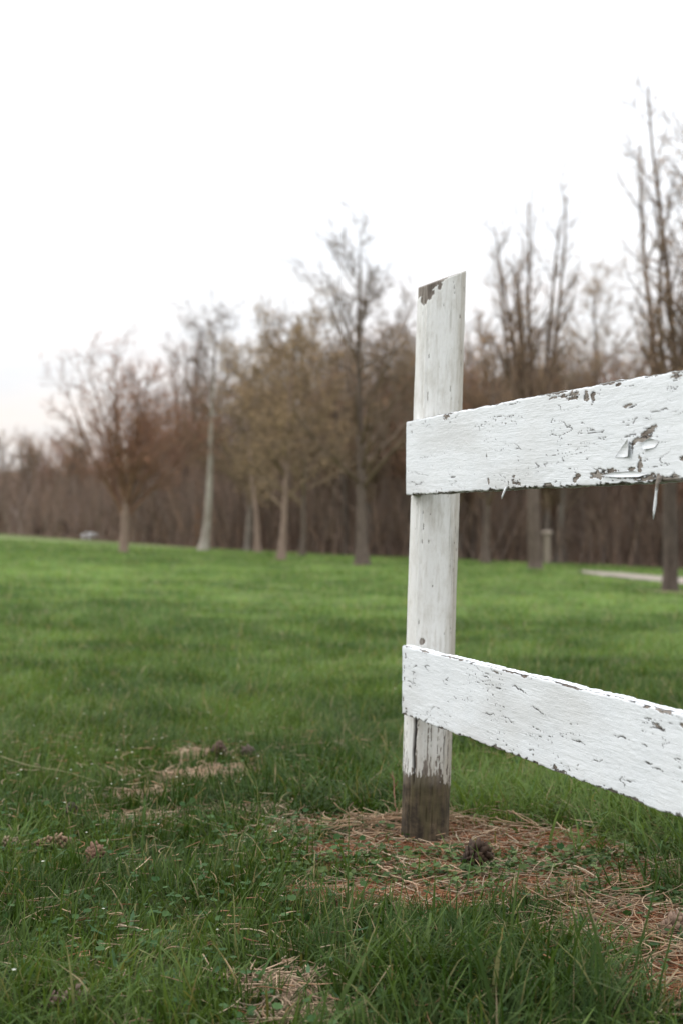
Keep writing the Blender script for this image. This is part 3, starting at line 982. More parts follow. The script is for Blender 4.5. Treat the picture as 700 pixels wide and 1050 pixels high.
def post_mesh(Hc, Rr, slope, detail=True, seed=3):
    nz, na = (int(1.45 / .0030), 176) if detail else (120, 48)
    t = np.linspace(0, 1, nz)
    phi = np.arange(na) / na * 2 * np.pi - np.pi          # 0 faces the camera, + to the right
    PH, TT = np.meshgrid(phi, t)
    z = -.25 + TT * (Hc + .25)
    zi = z.copy()
    cx, cy = np.cos(PH), np.sin(PH)
    n = fbm(cx * 2 + 7, cy * 2 + z * .8 + 3, seed, 3) - .5
    gr = fbm(PH * 14, z * 2.2, seed + 1, 4)
    r = Rr * (1 + .05 * n + .02 * (1 - z / Hc)) + .0016 * (gr - .5)
    # flat on the left and the sharp arris beside it
    dph = PH + R(46)
    r = r - .0022 * np.exp(-(dph / .05) ** 2) + .0018 * np.exp(-((dph - .1) / .06) ** 2)
    n2 = fbm(PH * 9, z * 34, seed + 2, 4)
    n3 = fbm(PH * 30, z * 100, seed + 3, 3)
    vert = fbm(PH * 16, z * 3.0, seed + 4, 4)
    # lower limit of the paint
    lim = .160 + .045 * (fbm(PH * 5, 0 * PH + 3, seed + 5, 4) - .5) - .030 * sstep(.15, .9, PH) + .020 * (fbm(PH * 26, 0 * PH, seed + 6, 2) - .5) + .022 * (n3 - .5)
    bare = np.clip((lim - z) / .004 + .5, 0, 1)
    bare = np.maximum(bare, np.clip((fbm(PH * 13, z * 45, seed + 19, 4) - .74 + .30 * np.clip(1 - (z - lim) / .06, 0, 1)) * 10, 0, 1) * (z > lim) * (z < lim + .09))
    # old paint between the ground and the lower rail: flaked upright strips
    low = np.clip(1 - (z - .16) / .17, 0, 1)
    bare = np.maximum(bare, np.clip((vert - .66 + .14 * low + .40 * (n3 - .5)) * 9, 0, 1) * (low > 0) * .85)
    fleck = np.clip((fbm(PH * 26, z * 34, seed + 9, 3) - .79 + .05 * sstep(.2, .9, PH)) * 14, 0, 1)
    bare = np.maximum(bare, fleck * .8)
    top = Hc + slope * Rr * np.sin(PH) - z
    chip = np.clip(1.15 - ((PH + .78) / .38) ** 2 - ((top - .012) / .022) ** 2 + 1.6 * (n3 - .5), 0, 1)
    chip = np.maximum(chip, np.clip(1 - ((PH + .15) / .12) ** 2 - ((top - .012) / .010) ** 2 + 1.6 * (n3 - .5), 0, 1))
    chip = np.maximum(chip, np.clip((.0045 - top) / .0015, 0, 1))
    chip = np.maximum(chip, np.clip(1 - ((PH + .45) / .16) ** 2 - ((z - .505) / .010) ** 2 + 1.2 * (n3 - .5), 0, 1))
    bare = np.maximum(bare, np.clip(chip * 1.6, 0, 1))
    # cracks: the long split under the lower rail, fine checks elsewhere
    ck = np.clip(1 - np.abs(PH + .62 + .10 * (fbm(z * 22, 0 * z, seed + 7, 3) - .5)) / (.055 * (.35 + sstep(.12, .2, z))), 0, 1) * sstep(.12, .15, z) * (1 - sstep(.31, .36, z))
    fine = np.clip((.02 - np.abs(fbm(PH * 9, z * 1.6, seed + 8, 3) - .5)) / .012, 0, 1) * sstep(.52, .62, fbm(PH * 5, z * 9, seed + 11, 3))
    fine = fine * (.12 + .30 * sstep(.2, 1.0, PH) + .5 * low)
    ck = np.maximum(np.clip(ck * 1.7, 0, 1), fine)
    r = r - .0016 * bare - .008 * np.clip(ck - .2, 0, 1) * (z < .4) - .0018 * fine
    r = r + .0016 * (fbm(PH * 12, z * 8, seed + 12, 4) - .5) + .0010 * (fbm(PH * 26, z * 60, seed + 17, 4) - .5)
    # oblique saw cut at the head
    x, y = r * np.sin(PH), -r * np.cos(PH)
    zc = Hc + slope * x + .165 * (y + Rr)
    k = np.clip((zi - (Hc - .35)) / .35, 0, 1)
    z = z + k * (zc - Hc)
    dirt_shade = np.clip((fbm(PH * 9, z * 2.0, seed + 13, 5) - .45) * 1.6, 0, .7) * (.22 + .8 * sstep(.2, 1.1, PH)) + (.42 + .6 * (vert - .3)) * low * (PH > -.62) + (.34 + .6 * gr) * sstep(.3, 1.1, PH) - .10 * sstep(-.7, -.85, PH)  # stain streaks and old paint, plus shading painted down the right side
    dirt_shade = dirt_shade + .30 * np.clip((fbm(PH * 9, z * 16, seed + 15, 5) - .55) * 5, 0, 1) + .18 * np.clip((fbm(PH * 30, z * 70, seed + 16, 3) - .6) * 6, 0, 1)
    moss = np.clip((fbm(PH * 4, z * 14, seed + 14, 3) - .45) * 3, 0, 1) * bare * (z < .17)
    V = np.stack([x, y, z], -1).reshape(-1, 3)
    i = np.arange(nz - 1)[:, None] * na
    j = np.arange(na)[None]
    j2 = (j + 1) % na
    Q = np.stack([i + j, i + j2, i + na + j2, i + na + j], -1).reshape(-1, 4)
    att = dict(bare=bare.ravel(), crack=ck.ravel(), dirt_shade=np.clip(dirt_shade, 0, .9).ravel(), moss=moss.ravel(), foot=(sstep(.20, .12, z)).ravel() if False else np.clip((.19 - z) / .06, 0, 1).ravel())
    tv = V.reshape(nz, na, 3)[-1]
    cen = tv.mean(0)
    V = np.concatenate([V, (tv + cen) / 2, cen[None]])
    b0, b1 = (nz - 1) * na, nz * na
    jj = np.arange(na)
    Q = np.concatenate([Q, np.stack([b0 + jj, b0 + (jj + 1) % na, b1 + (jj + 1) % na, b1 + jj], -1)])
    T = np.stack([np.full(na, b1 + na), b1 + jj, b1 + (jj + 1) % na], -1)
    for kk, v in (('bare', .9), ('crack', 0), ('dirt_shade', .5), ('moss', 0), ('foot', 0)):
        att[kk] = np.concatenate([att[kk], np.full(na + 1, v)])
    return mesh_np('fence_post', V, Q, T, att, True)


def mat_post():
    m = mat_paint('weathered_white_post', (5, 5, .5), True)
    nt = m.node_tree
    k = NT(nt)
    bs = next(n for n in nt.nodes if n.type == 'BSDF_PRINCIPLED')
    col = bs.inputs['Base Color'].links[0].from_socket
    fine = k.noise(k.coord('Object', (6, 6, .6)), 16, 5, .6)
    fine = k.math('ADD', k.math('MULTIPLY', fine, .35), k.math('MULTIPLY', k.noise(k.coord('Object', (1, 1, 1.3)), 15, 6, .72), .65))
    dk = k.ramp(fine, [(.36, (.014, .011, .007)), (.47, (.042, .031, .019)), (.57, (.095, .070, .042)), (.68, (.19, .15, .095))])
    mask = k.math('MULTIPLY', k.attr('foot'), k.math('MULTIPLY', k.math('SUBTRACT', k.attr('bare'), .35), 5, clamp=True), clamp=True)
    c2 = k.mix(mask, col, dk)
    c2 = k.mix(k.math('MULTIPLY', k.attr('moss'), .55), c2, (.105, .088, .040))
    k.link(c2, bs.inputs['Base Color'])
    return m


def flap_mesh(pts, thick=.0007):
    """a lifted flap of paint: polygon of (s, z, lift) in rail space with thickness"""
    n = len(pts)
    V = [(a, -l - .0004, z) for a, z, l in pts]
    cx = [sum(v[i] for v in V) / n for i in range(3)]
    V.append((cx[0], cx[1] - .0012, cx[2]))
    V += [(x, y + thick, z) for x, y, z in V]
    m = n + 1
    T = [(n, i, (i + 1) % n) for i in range(n)] + [(m + n, m + (i + 1) % n, m + i) for i in range(n)]
    Q = [(i, (i + 1) % n, m + (i + 1) % n, m + i) for i in range(n)]
    return mesh_np('paint_flake', np.array(V), np.array(Q), np.array(T), dict(bare=np.full(2 * m, 0.), crack=np.zeros(2 * m), dirt_shade=np.full(2 * m, .06)), False)


def ribbon(pts, widths, normal, thick=.0006, bare=None):
    """a curled flake of paint: strip through pts with widths, given thickness along normal"""
    pts = [Vector(p) for p in pts]
    nrm = Vector(normal).normalized()
    V, Q = [], []
    for i, p in enumerate(pts):
        d = (pts[min(i + 1, len(pts) - 1)] - pts[max(i - 1, 0)]).normalized()
        side = d.cross(nrm).normalized() * widths[i] * .5
        nn = side.cross(d).normalized() * thick
        V += [p - side, p + side, p + side + nn, p - side + nn]
    for i in range(len(pts) - 1):
        a = 4 * i
        for j in range(4):
            Q.append((a + j, a + (j + 1) % 4, a + 4 + (j + 1) % 4, a + 4 + j))
    n = 4 * (len(pts) - 1)
    Q += [(3, 2, 1, 0), (n, n + 1, n + 2, n + 3)]
    V = np.array([tuple(v) for v in V])
    return mesh_np('paint_flake', V, np.array(Q), None, dict(bare=np.repeat(bare, 4) if bare is not None else np.zeros(len(V)), crack=np.zeros(len(V)), dirt_shade=np.full(len(V), .12)), False)


def build_fence():
    root = obj('rail_fence', None, None, None, (POST[0], POST[1], 0))
    tag(root, 'peeling white wooden fence with a leaning round post and two rails', 'fence')
    pm = mat_post()
    rm = mat_paint('peeling_white_rail', (.55, 1, 3.2))
    post = obj('fence_post', post_mesh(1.427, .0615, .40), pm, root, (0, 0, 0), (0, R(1.8), 0))
    # the next post of the same fence, beyond the right edge
    T = .028
    ang = math.atan2(W[1], W[0])

    def place(px, post_px, zb):
        o = rail_origin(px, post_px)
        return o

    def to_sz(o, zb, px, py):
        t = (px - 350) / F
        k = (t * o[1] - o[0]) / (W[0] - t * W[1])
        Y = o[1] + W[1] * k
        return k, EYE - (py - HZ) / F * Y - zb

    # ---- upper rail
    o = place(416, 448, 0)
    Y = o[1]
    zb = EYE - (508 - HZ) / F * Y
    H = (508 - 432) / F * Y
    sz = lambda px, py: to_sz(o, zb, px, py)
    chips = []
    for px, py, rs, rz, rot in ((457, 428, .026, .007, .0), (586, 407, .030, .012, .05), (600, 408, .012, .013, .2), (607, 408, .010, .016, 0), (575, 408, .055, .005, 0), (633, 396, .012, .004, .2),
                                (663, 447, .042, .010, .35), (650, 455, .020, .006, .5), (643, 417, .022, .004, .1), (655, 478, .011, .022, 0), (645, 483, .020, .007, .2), (620, 486, .05, .008, 0),
                                (612, 488, .045, .010, 0), (655, 491, .10, .007, 0), (685, 494, .05, .012, 0), (525, 492, .016, .006, .5), (530, 497, .03, .006, .0), (498, 470, .004, .010, 0), (500, 494, .006, .012, .4),
                                (422, 444, .006, .006, 0), (560, 500, .03, .006, 0), (590, 492, .02, .008, .4), (693, 385, .02, .008, 0), (705, 470, .03, .01, 0), (740, 400, .05, .012, 0)):
        s_, z_ = sz(px, py)
        chips.append((s_, z_, rs, rz, rot))
    cracks = []
    for a, b, wd in (((418, 495), (434, 496), .0015), ((640, 420), (655, 417), .0018), ((598, 472), (606, 471), .0013), ((560, 448), (575, 447), .001), ((590, 436), (600, 436), .001),
                     ((425, 469), (448, 468), .001), ((647, 452), (648, 468), .0022), ((600, 480), (628, 485), .0014), ((655, 430), (670, 429), .001)):
        s0, z0 = sz(*a)
        s1, z1 = sz(*b)
        cracks.append((s0, z0, s1, z1, wd))
    up = obj('fence_rail', rail_mesh(2.44, H, T, o, zb, chips, 200, .005, .005, cracks), rm, root, (o[0] - POST[0], o[1] - POST[1], zb), (0, 0, ang))
    # flakes hanging from or lifting off the upper rail (rail space: x along, -y towards the viewer, z up)
    s_, z_ = sz(674, 497)
    obj('paint_flake', ribbon([(s_ + .010, -.001, z_ + .016), (s_ + .005, -.004, z_ + .002), (s_ + .002, -.005, z_ - .016), (s_ - .002, -.004, z_ - .030), (s_ - .003, -.0055, z_ - .044), (s_ - .007, -.005, z_ - .060)],
                              [.013, .0075, .0045, .0062, .0052, .0015], (0.5, -1, 0), bare=(.9, .75, .25, .1, .3, 0)), rm, up)
    s_, z_ = sz(517, 505)
    obj('paint_flake', ribbon([(s_ + .008, -.001, z_ + .012), (s_ + .003, -.003, z_ + .001), (s_ - .004, -.004, z_ - .008), (s_ - .009, -.003, z_ - .014)], [.004, .0058, .0048, .0015], (0.4, -1, 0), bare=(0, .2, .3, .1)), rm, up)
    flap = lambda pts: obj('paint_flake', flap_mesh([(*sz(px, py), lift) for px, py, lift in pts]), rm, up)
    flap([(630, 469, .0004), (645, 450, .004), (647, 459, .0065), (646, 468, .006), (640, 469, .002)])
    flap([(676, 452, .0004), (666, 449, .001), (658, 455, .0045), (661, 461, .004), (671, 459, .001)])
    flap([(664, 486, .0004), (650, 483, .0004), (630, 484, .002), (617, 488, .004), (636, 489.5, .0035), (655, 489, .002)])
    # ---- lower rail
    o = place(412, 438, 0)
    Y = o[1]
    zb = EYE - (733 - HZ) / F * Y
    H = (733 - 662) / F * Y
    sz = lambda px, py: to_sz(o, zb, px, py)
    chips = []
    for px, py, rs, rz, rot in ((415, 672, .006, .008, 0), (414, 684, .005, .007, 0), (414, 697, .005, .008, 0), (413, 717, .006, .01, 0), (416, 728, .010, .010, 0), (656, 719, .02, .004, 0), (643, 712, .014, .003, 0),
                                (661, 724, .012, .005, 0), (680, 730, .03, .004, 0), (597, 706, .016, .004, 0), (628, 712, .02, .004, 0), (508, 690, .02, .003, .0), (568, 788, .02, .006, 0), (642, 822, .04, .009, .0),
                                (655, 828, .03, .007, 0), (436, 668, .02, .003, 0), (536, 694, .02, .004, 0), (700, 745, .02, .004, 0), (676, 748, .03, .004, -.2)):
        s_, z_ = sz(px, py)
        chips.append((s_, z_, rs, rz, rot))
    cracks = []
    for a, b, wd in (((523, 703), (541, 713), .0024), ((542, 724), (560, 734), .002), ((493, 731), (508, 735), .0016), ((510, 735), (528, 742), .0013), ((585, 759), (600, 764), .002), ((628, 755), (644, 760), .0022),
                     ((655, 764), (664, 767), .0015), ((660, 783), (668, 784), .002), ((667, 788), (680, 791), .0016), ((665, 746), (682, 750), .0018), ((618, 728), (618, 764), .0013), ((493, 693), (502, 696), .0015),
                     ((560, 755), (568, 757), .0012), ((600, 779), (625, 783), .0011), ((688, 800), (720, 808), .0012), ((580, 751), (590, 754), .0011), ((540, 745), (560, 752), .0011), ((630, 800), (660, 806), .0011)):
        s0, z0 = sz(*a)
        s1, z1 = sz(*b)
        cracks.append((s0, z0, s1, z1, wd))
    lo = obj('fence_rail', rail_mesh(2.44, H, T, o, zb, chips, 500, .0075, .0045, cracks), rm, root, (o[0] - POST[0], o[1] - POST[1], zb), (0, 0, ang))
    # the next post, just outside the frame, that carries the other ends of the rails
    e = o + W * 2.36 + NB * (.0625 + .024)
    g = float(gz0(e[0], e[1]))
    obj('fence_post', post_mesh(1.40, .0615, -.2, False, 77), pm, root, (e[0] - POST[0], e[1] - POST[1], g), (0, R(-.4), R(40)))


# ------------------------------------------------------------------ trees
def grow(start, dirs, length, r0, K, up, wob, taper=.25):
    N = len(start)
    P = np.zeros((N, K, 3))
    P[:, 0] = start
    d = dirs / (np.linalg.norm(dirs, axis=1, keepdims=True) + 1e-9)
    st = (length / (K - 1))[:, None]
    for i in range(1, K):
        d = d + rng.normal(0, wob, (N, 3)) + np.array([0, 0, 1.]) * up
        d /= np.linalg.norm(d, axis=1, keepdims=True)
        P[:, i] = P[:, i - 1] + d * st
    t = np.linspace(0, 1, K)
    RAD = r0[:, None] * (1 - (1 - taper) * t[None])
    return P, RAD


def spawn(P, RAD, n, t0, t1, ang, ang_sd, lenf, rf, shape=1.0):
    """n children per parent polyline"""
    N, K, _ = P.shape
    par = np.repeat(np.arange(N), n)
    t = (np.tile((np.arange(n) + .5) / n, N) + rng.normal(0, .35 / n, N * n))
    t = t0 + (t1 - t0) * np.clip(t, 0, 1)
    f = np.clip(t * (K - 1), 0, K - 1.001)
    i = f.astype(int)
    fr = (f - i)[:, None]
    pos = P[par, i] * (1 - fr) + P[par, i + 1] * fr
    rad = RAD[par, i] * (1 - fr[:, 0]) + RAD[par, i + 1] * fr[:, 0]
    T = P[par, i + 1] - P[par, i]
    T /= np.linalg.norm(T, axis=1, keepdims=True) + 1e-9
    rnd = rng.normal(0, 1, (len(par), 3))
    side = rnd - (rnd * T).sum(1, keepdims=True) * T
    side /= np.linalg.norm(side, axis=1, keepdims=True) + 1e-9
    a = np.abs(rng.normal(ang, ang_sd, len(par)))[:, None]
    d = T * np.cos(a) + side * np.sin(a)
    plen = np.linalg.norm(P[:, -1] - P[:, 0], axis=1)[par]
    L = plen * lenf * (1 - shape * .75 * t) * rng.uniform(.6, 1.25, len(par))
    return pos, d, L, rad * rf


def tree_parts(h, kind, r0, lean=(0, 0), buds=None, dens=1.0):
    """trunk mesh and crown mesh of a bare spring tree of height h"""
    tk, cr = Bag(), Bag()
    if kind == 'upright':
        th = h * .26
    elif kind == 'round':
        th = h * .30
    elif kind == 'pole':
        th = h * .98
    else:
        th = h * .96
    tp, tr = grow(np.array([[0, 0, -.15]]), np.array([[lean[0], lean[1], 1.]]), np.array([th + .15]), np.array([r0]), 14, .02, .022, .12 if kind in ('central', 'pole') else .8)
    tr[:, 0] *= 1.75
    tr[:, 1] *= 1.15
    V, Q = tubes(tp, tr, 10)
    tk.add(V, Q)
    D = lambda n: max(2, int(round(n * dens)))
    levels = []
    if kind == 'upright':
        p, d, L, r = spawn(tp, tr, 8, .66, 1.0, .26, .08, 1.0, .62, 0)
        L = h * rng.uniform(.50, .73, len(L))
        r = np.minimum(r, r0 * .55)
        L[0], d[0] = h * .76, np.array([.02, 0, 1])
        P, RD = grow(p, d, L, r, 12, .13, .03, .2)
        levels.append((P, RD, 6))
        p, d, L, r = spawn(P, RD, D(22), .08, .98, .66, .18, .24, .5, .75)
        P2, R2 = grow(p, d, np.maximum(L, .25), np.maximum(r, .007), 6, .09, .10, .3)
        levels.append((P2, R2, 4))
    elif kind == 'round':
        p, d, L, r = spawn(tp, tr, 12, .50, 1.0, .52, .14, 1.0, .55, 0)
        L = h * rng.uniform(.52, .70, len(L))
        d[0] = np.array([.05, 0, 1])
        P, RD = grow(p, d, L, r, 10, .075, .05, .15)
        levels.append((P, RD, 6))
        p, d, L, r = spawn(P, RD, D(13), .18, .98, .72, .2, .42, .5, .6)
        P2, R2 = grow(p, d, np.maximum(L, .3), np.maximum(r, .008), 6, .05, .10, .3)
        levels.append((P2, R2, 4))
    elif kind == 'pole':
        p, d, L, r = spawn(tp, tr, 15, .52, .99, .85, .2, .38, .55, .55)
        P, RD = grow(p, d, L, r, 9, .06, .08, .2)
        levels.append((P, RD, 5))
        p, d, L, r = spawn(P, RD, D(9), .2, .98, .75, .2, .42, .55, .5)
        P2, R2 = grow(p, d, np.maximum(L, .3), np.maximum(r, .008), 6, .0, .10, .3)
        levels.append((P2, R2, 4))
    else:
        p, d, L, r = spawn(tp, tr, 30, .24, .97, .98, .18, .52, .55, .85)
        P, RD = grow(p, d, L, r, 9, .07, .08, .2)
        levels.append((P, RD, 5))
        p, d, L, r = spawn(P, RD, D(10), .15, .98, .75, .2, .36, .55, .5)
        P2, R2 = grow(p, d, np.maximum(L, .25), np.maximum(r, .008), 6, .05, .10, .3)
        levels.append((P2, R2, 4))
    p, d, L, r = spawn(P2, R2, D(6), .2, 1.0, .65, .2, .46, .6, .4)
    P3, R3 = grow(p, d, np.maximum(L, .22), np.maximum(r, .0052), 4, .05, .12, .5)
    levels.append((P3, R3, 3))
    p, d, L, r = spawn(P3, R3, D(3), .3, 1.0, .6, .2, .55, .7, .3)
    P4, R4 = grow(p, d, np.maximum(L, .14), np.maximum(r, .0042), 3, .04, .14, .6)
    levels.append((P4, R4, 3))
    for P, RD, sd in levels:
        V, Q = tubes(P, RD, sd)
        cr.add(V, Q, bud=np.zeros(len(V)))
    if buds:
        n, size = buds
        src = P4.reshape(-1, 3) if len(P4) else P3.reshape(-1, 3)
        # opening buds gather on some boughs and not on others
        g = fbm(src[:, 0] * .9 + 40, src[:, 2] * .9 + src[:, 1] * .6, 7, 2)
        pr = np.clip((g - .34) * 3, .18, 1)
        pick = rng.choice(len(src), min(n, len(src)), replace=False, p=pr / pr.sum())
        c = src[pick] + rng.normal(0, .015, (len(pick), 3))
        m = len(c)
        a, b = rng.normal(0, 1, (m, 3)), rng.normal(0, 1, (m, 3))
        a /= np.linalg.norm(a, axis=1, keepdims=True)
        b -= (a * b).sum(1, keepdims=True) * a
        b /= np.linalg.norm(b, axis=1, keepdims=True)
        s = (size * rng.uniform(.5, 1.3, m))[:, None]
        V = np.stack([c - a * s, c - b * s * .5, c + a * s, c + b * s * .5], 1).reshape(-1, 3)
        Q = (np.arange(m) * 4)[:, None] + np.arange(4)[None]
        cr.add(V, Q, bud=np.ones(len(V)))
    return tk.mesh('trunk', True), cr.mesh('crown', False)


def mat_crown(name, dark, light, bud):
    m, nt, out = new_mat(name)
    k = NT(nt)
    c = k.noise(k.coord('Object'), 3.0, 4, .6)
    col = k.ramp(c, [(.3, dark), (.7, light)])
    bc = k.ramp(k.noise(k.coord('Object'), 2.2, 3, .6), [(.3, tuple(v * .7 for v in bud)), (.7, tuple(min(v * 1.25, .9) for v in bud))])
    col = k.mix(k.attr('bud'), col, bc)
    k.link(k.bsdf(col, .85, .15), out.inputs['Surface'])
    return m


def build_trees():
    bark = mat_bark('grey_brown_bark', (.065, .049, .039), (.20, .155, .125))
    bark_pale = mat_bark('pale_patchy_bark', (.18, .15, .122), (.34, .295, .25), 4, (.40, .36, .31))
    bark_pink = mat_bark('pinkish_bark', (.16, .110, .083), (.38, .28, .225), 5)
    bark_dark = mat_bark('dark_bark', (.042, .032, .026), (.135, .104, .085))
    c_grey = mat_crown('grey_twigs', (.10, .072, .054), (.24, .175, .13), (.36, .28, .17))
    c_red = mat_crown('reddish_twigs', (.14, .080, .056), (.30, .18, .125), (.46, .235, .145))
    c_yel = mat_crown('yellow_budding_twigs', (.13, .092, .060), (.29, .215, .14), (.60, .42, .25))
    c_tan = mat_crown('tan_budding_twigs', (.10, .070, .050), (.24, .17, .125), (.56, .37, .22))

    def tree(px, py, top, kind, rpx, lean, tm, cm, buds, label, dens=1.0, seed=0):
        global rng
        rng = np.random.default_rng(int(px) * 7 + seed)
        x, y = ground_at(px, py)
        h = (py - top) / F * y
        t, c = tree_parts(h, kind, rpx / F * y * .5, lean, buds, dens)
        # the crown is a random growth: scale it so that it ends at the height measured in the photograph
        zmax = max(max(v.co.z for v in c.vertices), 1)
        k = h * 1.03 / zmax
        g = float(gz0(x, y))
        root = obj('bare_tree', None, None, None, (x, y, g))
        root.scale = (1, 1, k) if abs(k - 1) < .25 else (k, k, k)
        tag(root, label, 'tree', 'bare spring trees standing on the lawn')
        obj('trunk', t, tm, root)
        obj('crown', c, cm, root)
        return root

    tree(127, 567, 342, 'round', 10, (.0, 0), bark_pink, c_red, (15000, .024), 'rounded reddish budding tree with a pale pinkish trunk alone on the left lawn', 1.1, 5)
    tree(177, 558, 336, 'upright', 5, (.02, 0), bark, c_red, (1500, .022), 'slim reddish upright tree between the rounded tree and the pale trunk')
    tree(208, 565, 300, 'pole', 9, (.13, 0), bark_pale, c_grey, None, 'tall tree with a pale bare leaning trunk and arching top twigs')
    tree(265, 567, 335, 'central', 6, (-.01, 0), bark_pink, c_yel, (6500, .025), 'thin pale trunked tree just left of the leaning yellowish tree')
    tree(288, 575, 305, 'central', 8, (.10, 0), bark_pink, c_yel, (9500, .024), 'leaning tree covered in yellowish opening buds', .9)
    tree(310, 570, 330, 'central', 6, (.03, 0), bark, c_yel, (6500, .025), 'thin yellowish budding tree just right of the leaning one')
    tree(371, 580, 222, 'central', 12, (.0, 0), bark, c_grey, (1500, .02), 'wide grey bare tree standing just left of the fence post', .85)
    tree(548, 584, 165, 'upright', 14, (.02, 0), bark, c_tan, (6000, .022), 'tall bare tree of parallel upright stems rising behind the upper rail', .9)
    tree(686, 606, 62, 'upright', 16, (.0, 0), bark_dark, c_tan, (6000, .020), 'tallest upright dark tree beside the gravel path at the right edge', .9)
    tree(622, 576, 262, 'central', 8, (-.02, 0), bark, c_yel, (11000, .026), 'yellowish tree between the two tall upright trees')
    tree(497, 577, 318, 'central', 8, (.02, 0), bark, c_tan, (11000, .025), 'tan budding tree just right of the fence post, partly behind it')

    # the woodland edge: copies of four trees
    global rng
    rng = np.random.default_rng(5)
    protos = []
    bark_mid = mat_bark('light_grey_bark', (.12, .098, .080), (.27, .235, .20), 5)
    for i, (kind, tm, cm, b) in enumerate((('central', bark_mid, c_grey, (2500, .03)), ('round', bark_dark, c_red, (4500, .03)), ('upright', bark_mid, c_yel, (2600, .028)), ('central', bark_dark, c_tan, (4000, .03)))):
        rng = np.random.default_rng(300 + i)
        t, c = tree_parts(9.0, kind, .19, (random.uniform(-.05, .05), 0), b, .88)
        protos.append((t, c, tm, cm))
        t.materials.append(tm)
        c.materials.append(cm)
    masters = []
    for i in range(140):
        px = random.uniform(-190, 890)
        row = random.random() ** 1.5
        y = 52 + row * 30
        x = (px - 350) / F * y
        y = float(wood_edge(x)) + .6 + row * 30
        x = (px - 350) / F * y
        if 190 < px < 232 and row < .35:
            continue
        vis = px
        hh = 5.0 + 3.6 * float(sstep(140, 280, np.array(vis))) + .2 * float(sstep(380, 520, np.array(vis)))
        hh *= random.uniform(.72, 1.08) * (1 + .25 * row)
        if vis < 80:
            hh = min(hh, 4.6 + 1.8 * row)
        j = random.randrange(4)
        s = hh / 9.0
        g = float(gz0(x, y))
        if j < len(masters) or True:
            found = next((m for m in masters if m[0] == j), None)
            if found is None:
                t, c, tm, cm = protos[j]
                root = bpy.data.objects.new('woodland_tree', None)
                COL.objects.link(root)
                to = bpy.data.objects.new('trunk', t)
                co = bpy.data.objects.new('crown', c)
                for q in (to, co):
                    COL.objects.link(q)
                    q.parent = root
                masters.append((j, root, to, co))
            else:
                root = found[1].copy()
                COL.objects.link(root)
                for q in found[2:]:
                    qq = q.copy()
                    COL.objects.link(qq)
                    qq.parent = root
        root.location = (x, y, g)
        root.rotation_euler = (0, 0, random.uniform(0, 6.28))
        root.scale = (s * random.uniform(.85, 1.25), s * random.uniform(.85, 1.25), s)
        tag(root, 'bare brown tree in the blurred woodland edge behind the lawn', 'tree', 'trees of the woodland edge')

    # brushwood between and behind them
    bag = Bag()
    n = 13000
    px = rng.uniform(-330, 1030, n)
    row = rng.random(n) ** 1.4
    y = 52 + row * 40
    x = (px - 350) / F * y
    y = wood_edge(x) + .3 + row * 42
    x = (px - 350) / F * y
    z = gz0(x, y) - .05
    hh = rng.uniform(1.0, 4.2, n) * (1 - .25 * (px < 90)) * (.7 + .6 * fbm(x * .25, y * .25, 19, 2))
    P, RD = grow(np.stack([x, y, z], -1), np.stack([rng.normal(0, .25, n), rng.normal(0, .25, n), np.ones(n)], -1), hh, rng.uniform(.010, .030, n), 5, .02, .09, .25)
    shade = (rng.uniform(.45, 1.5, n)[:, None] * np.array([.245, .178, .138])) * (1 + .25 * (rng.random((n, 1)) - .5) * np.array([1, .2, -.6]))
    V, Q = tubes(P, RD, 3)
    bag.add(V, Q, col=np.repeat(shade, 15, 0))
    p, d, L, r = spawn(P, RD, 5, .2, 1.0, .6, .2, .42, .6, .3)
    P2, R2 = grow(p, d, L, np.maximum(r, .006), 3, .05, .12, .5)
    V, Q = tubes(P2, R2, 3)
    bag.add(V, Q, col=np.repeat(np.repeat(shade, 5, 0), 9, 0))
    # dead leaves still hanging and lying in the brush
    m = 30000
    q = rng.integers(0, n, m)
    c = np.stack([x[q] + rng.normal(0, .5, m), y[q] + rng.normal(0, .5, m), z[q] + hh[q] * rng.random(m) ** 1.6], -1)
    a = rng.normal(0, 1, (m, 3)) * .022
    b = rng.normal(0, 1, (m, 3)) * .022
    V = np.stack([c - a, c - b, c + a, c + b], 1).reshape(-1, 3)
    cc = rng.uniform(.6, 1.4, (m, 1)) * np.array([.22, .150, .110])
    bag.add(V, (np.arange(m) * 4)[:, None] + np.arange(4)[None], col=np.repeat(cc, 4, 0))
    tag(obj('undergrowth', bag.mesh('undergrowth'), mat_attr('brown_brush', .9, .1)), 'brown leafless undergrowth filling the woodland behind the lawn', 'undergrowth', kind='stuff')


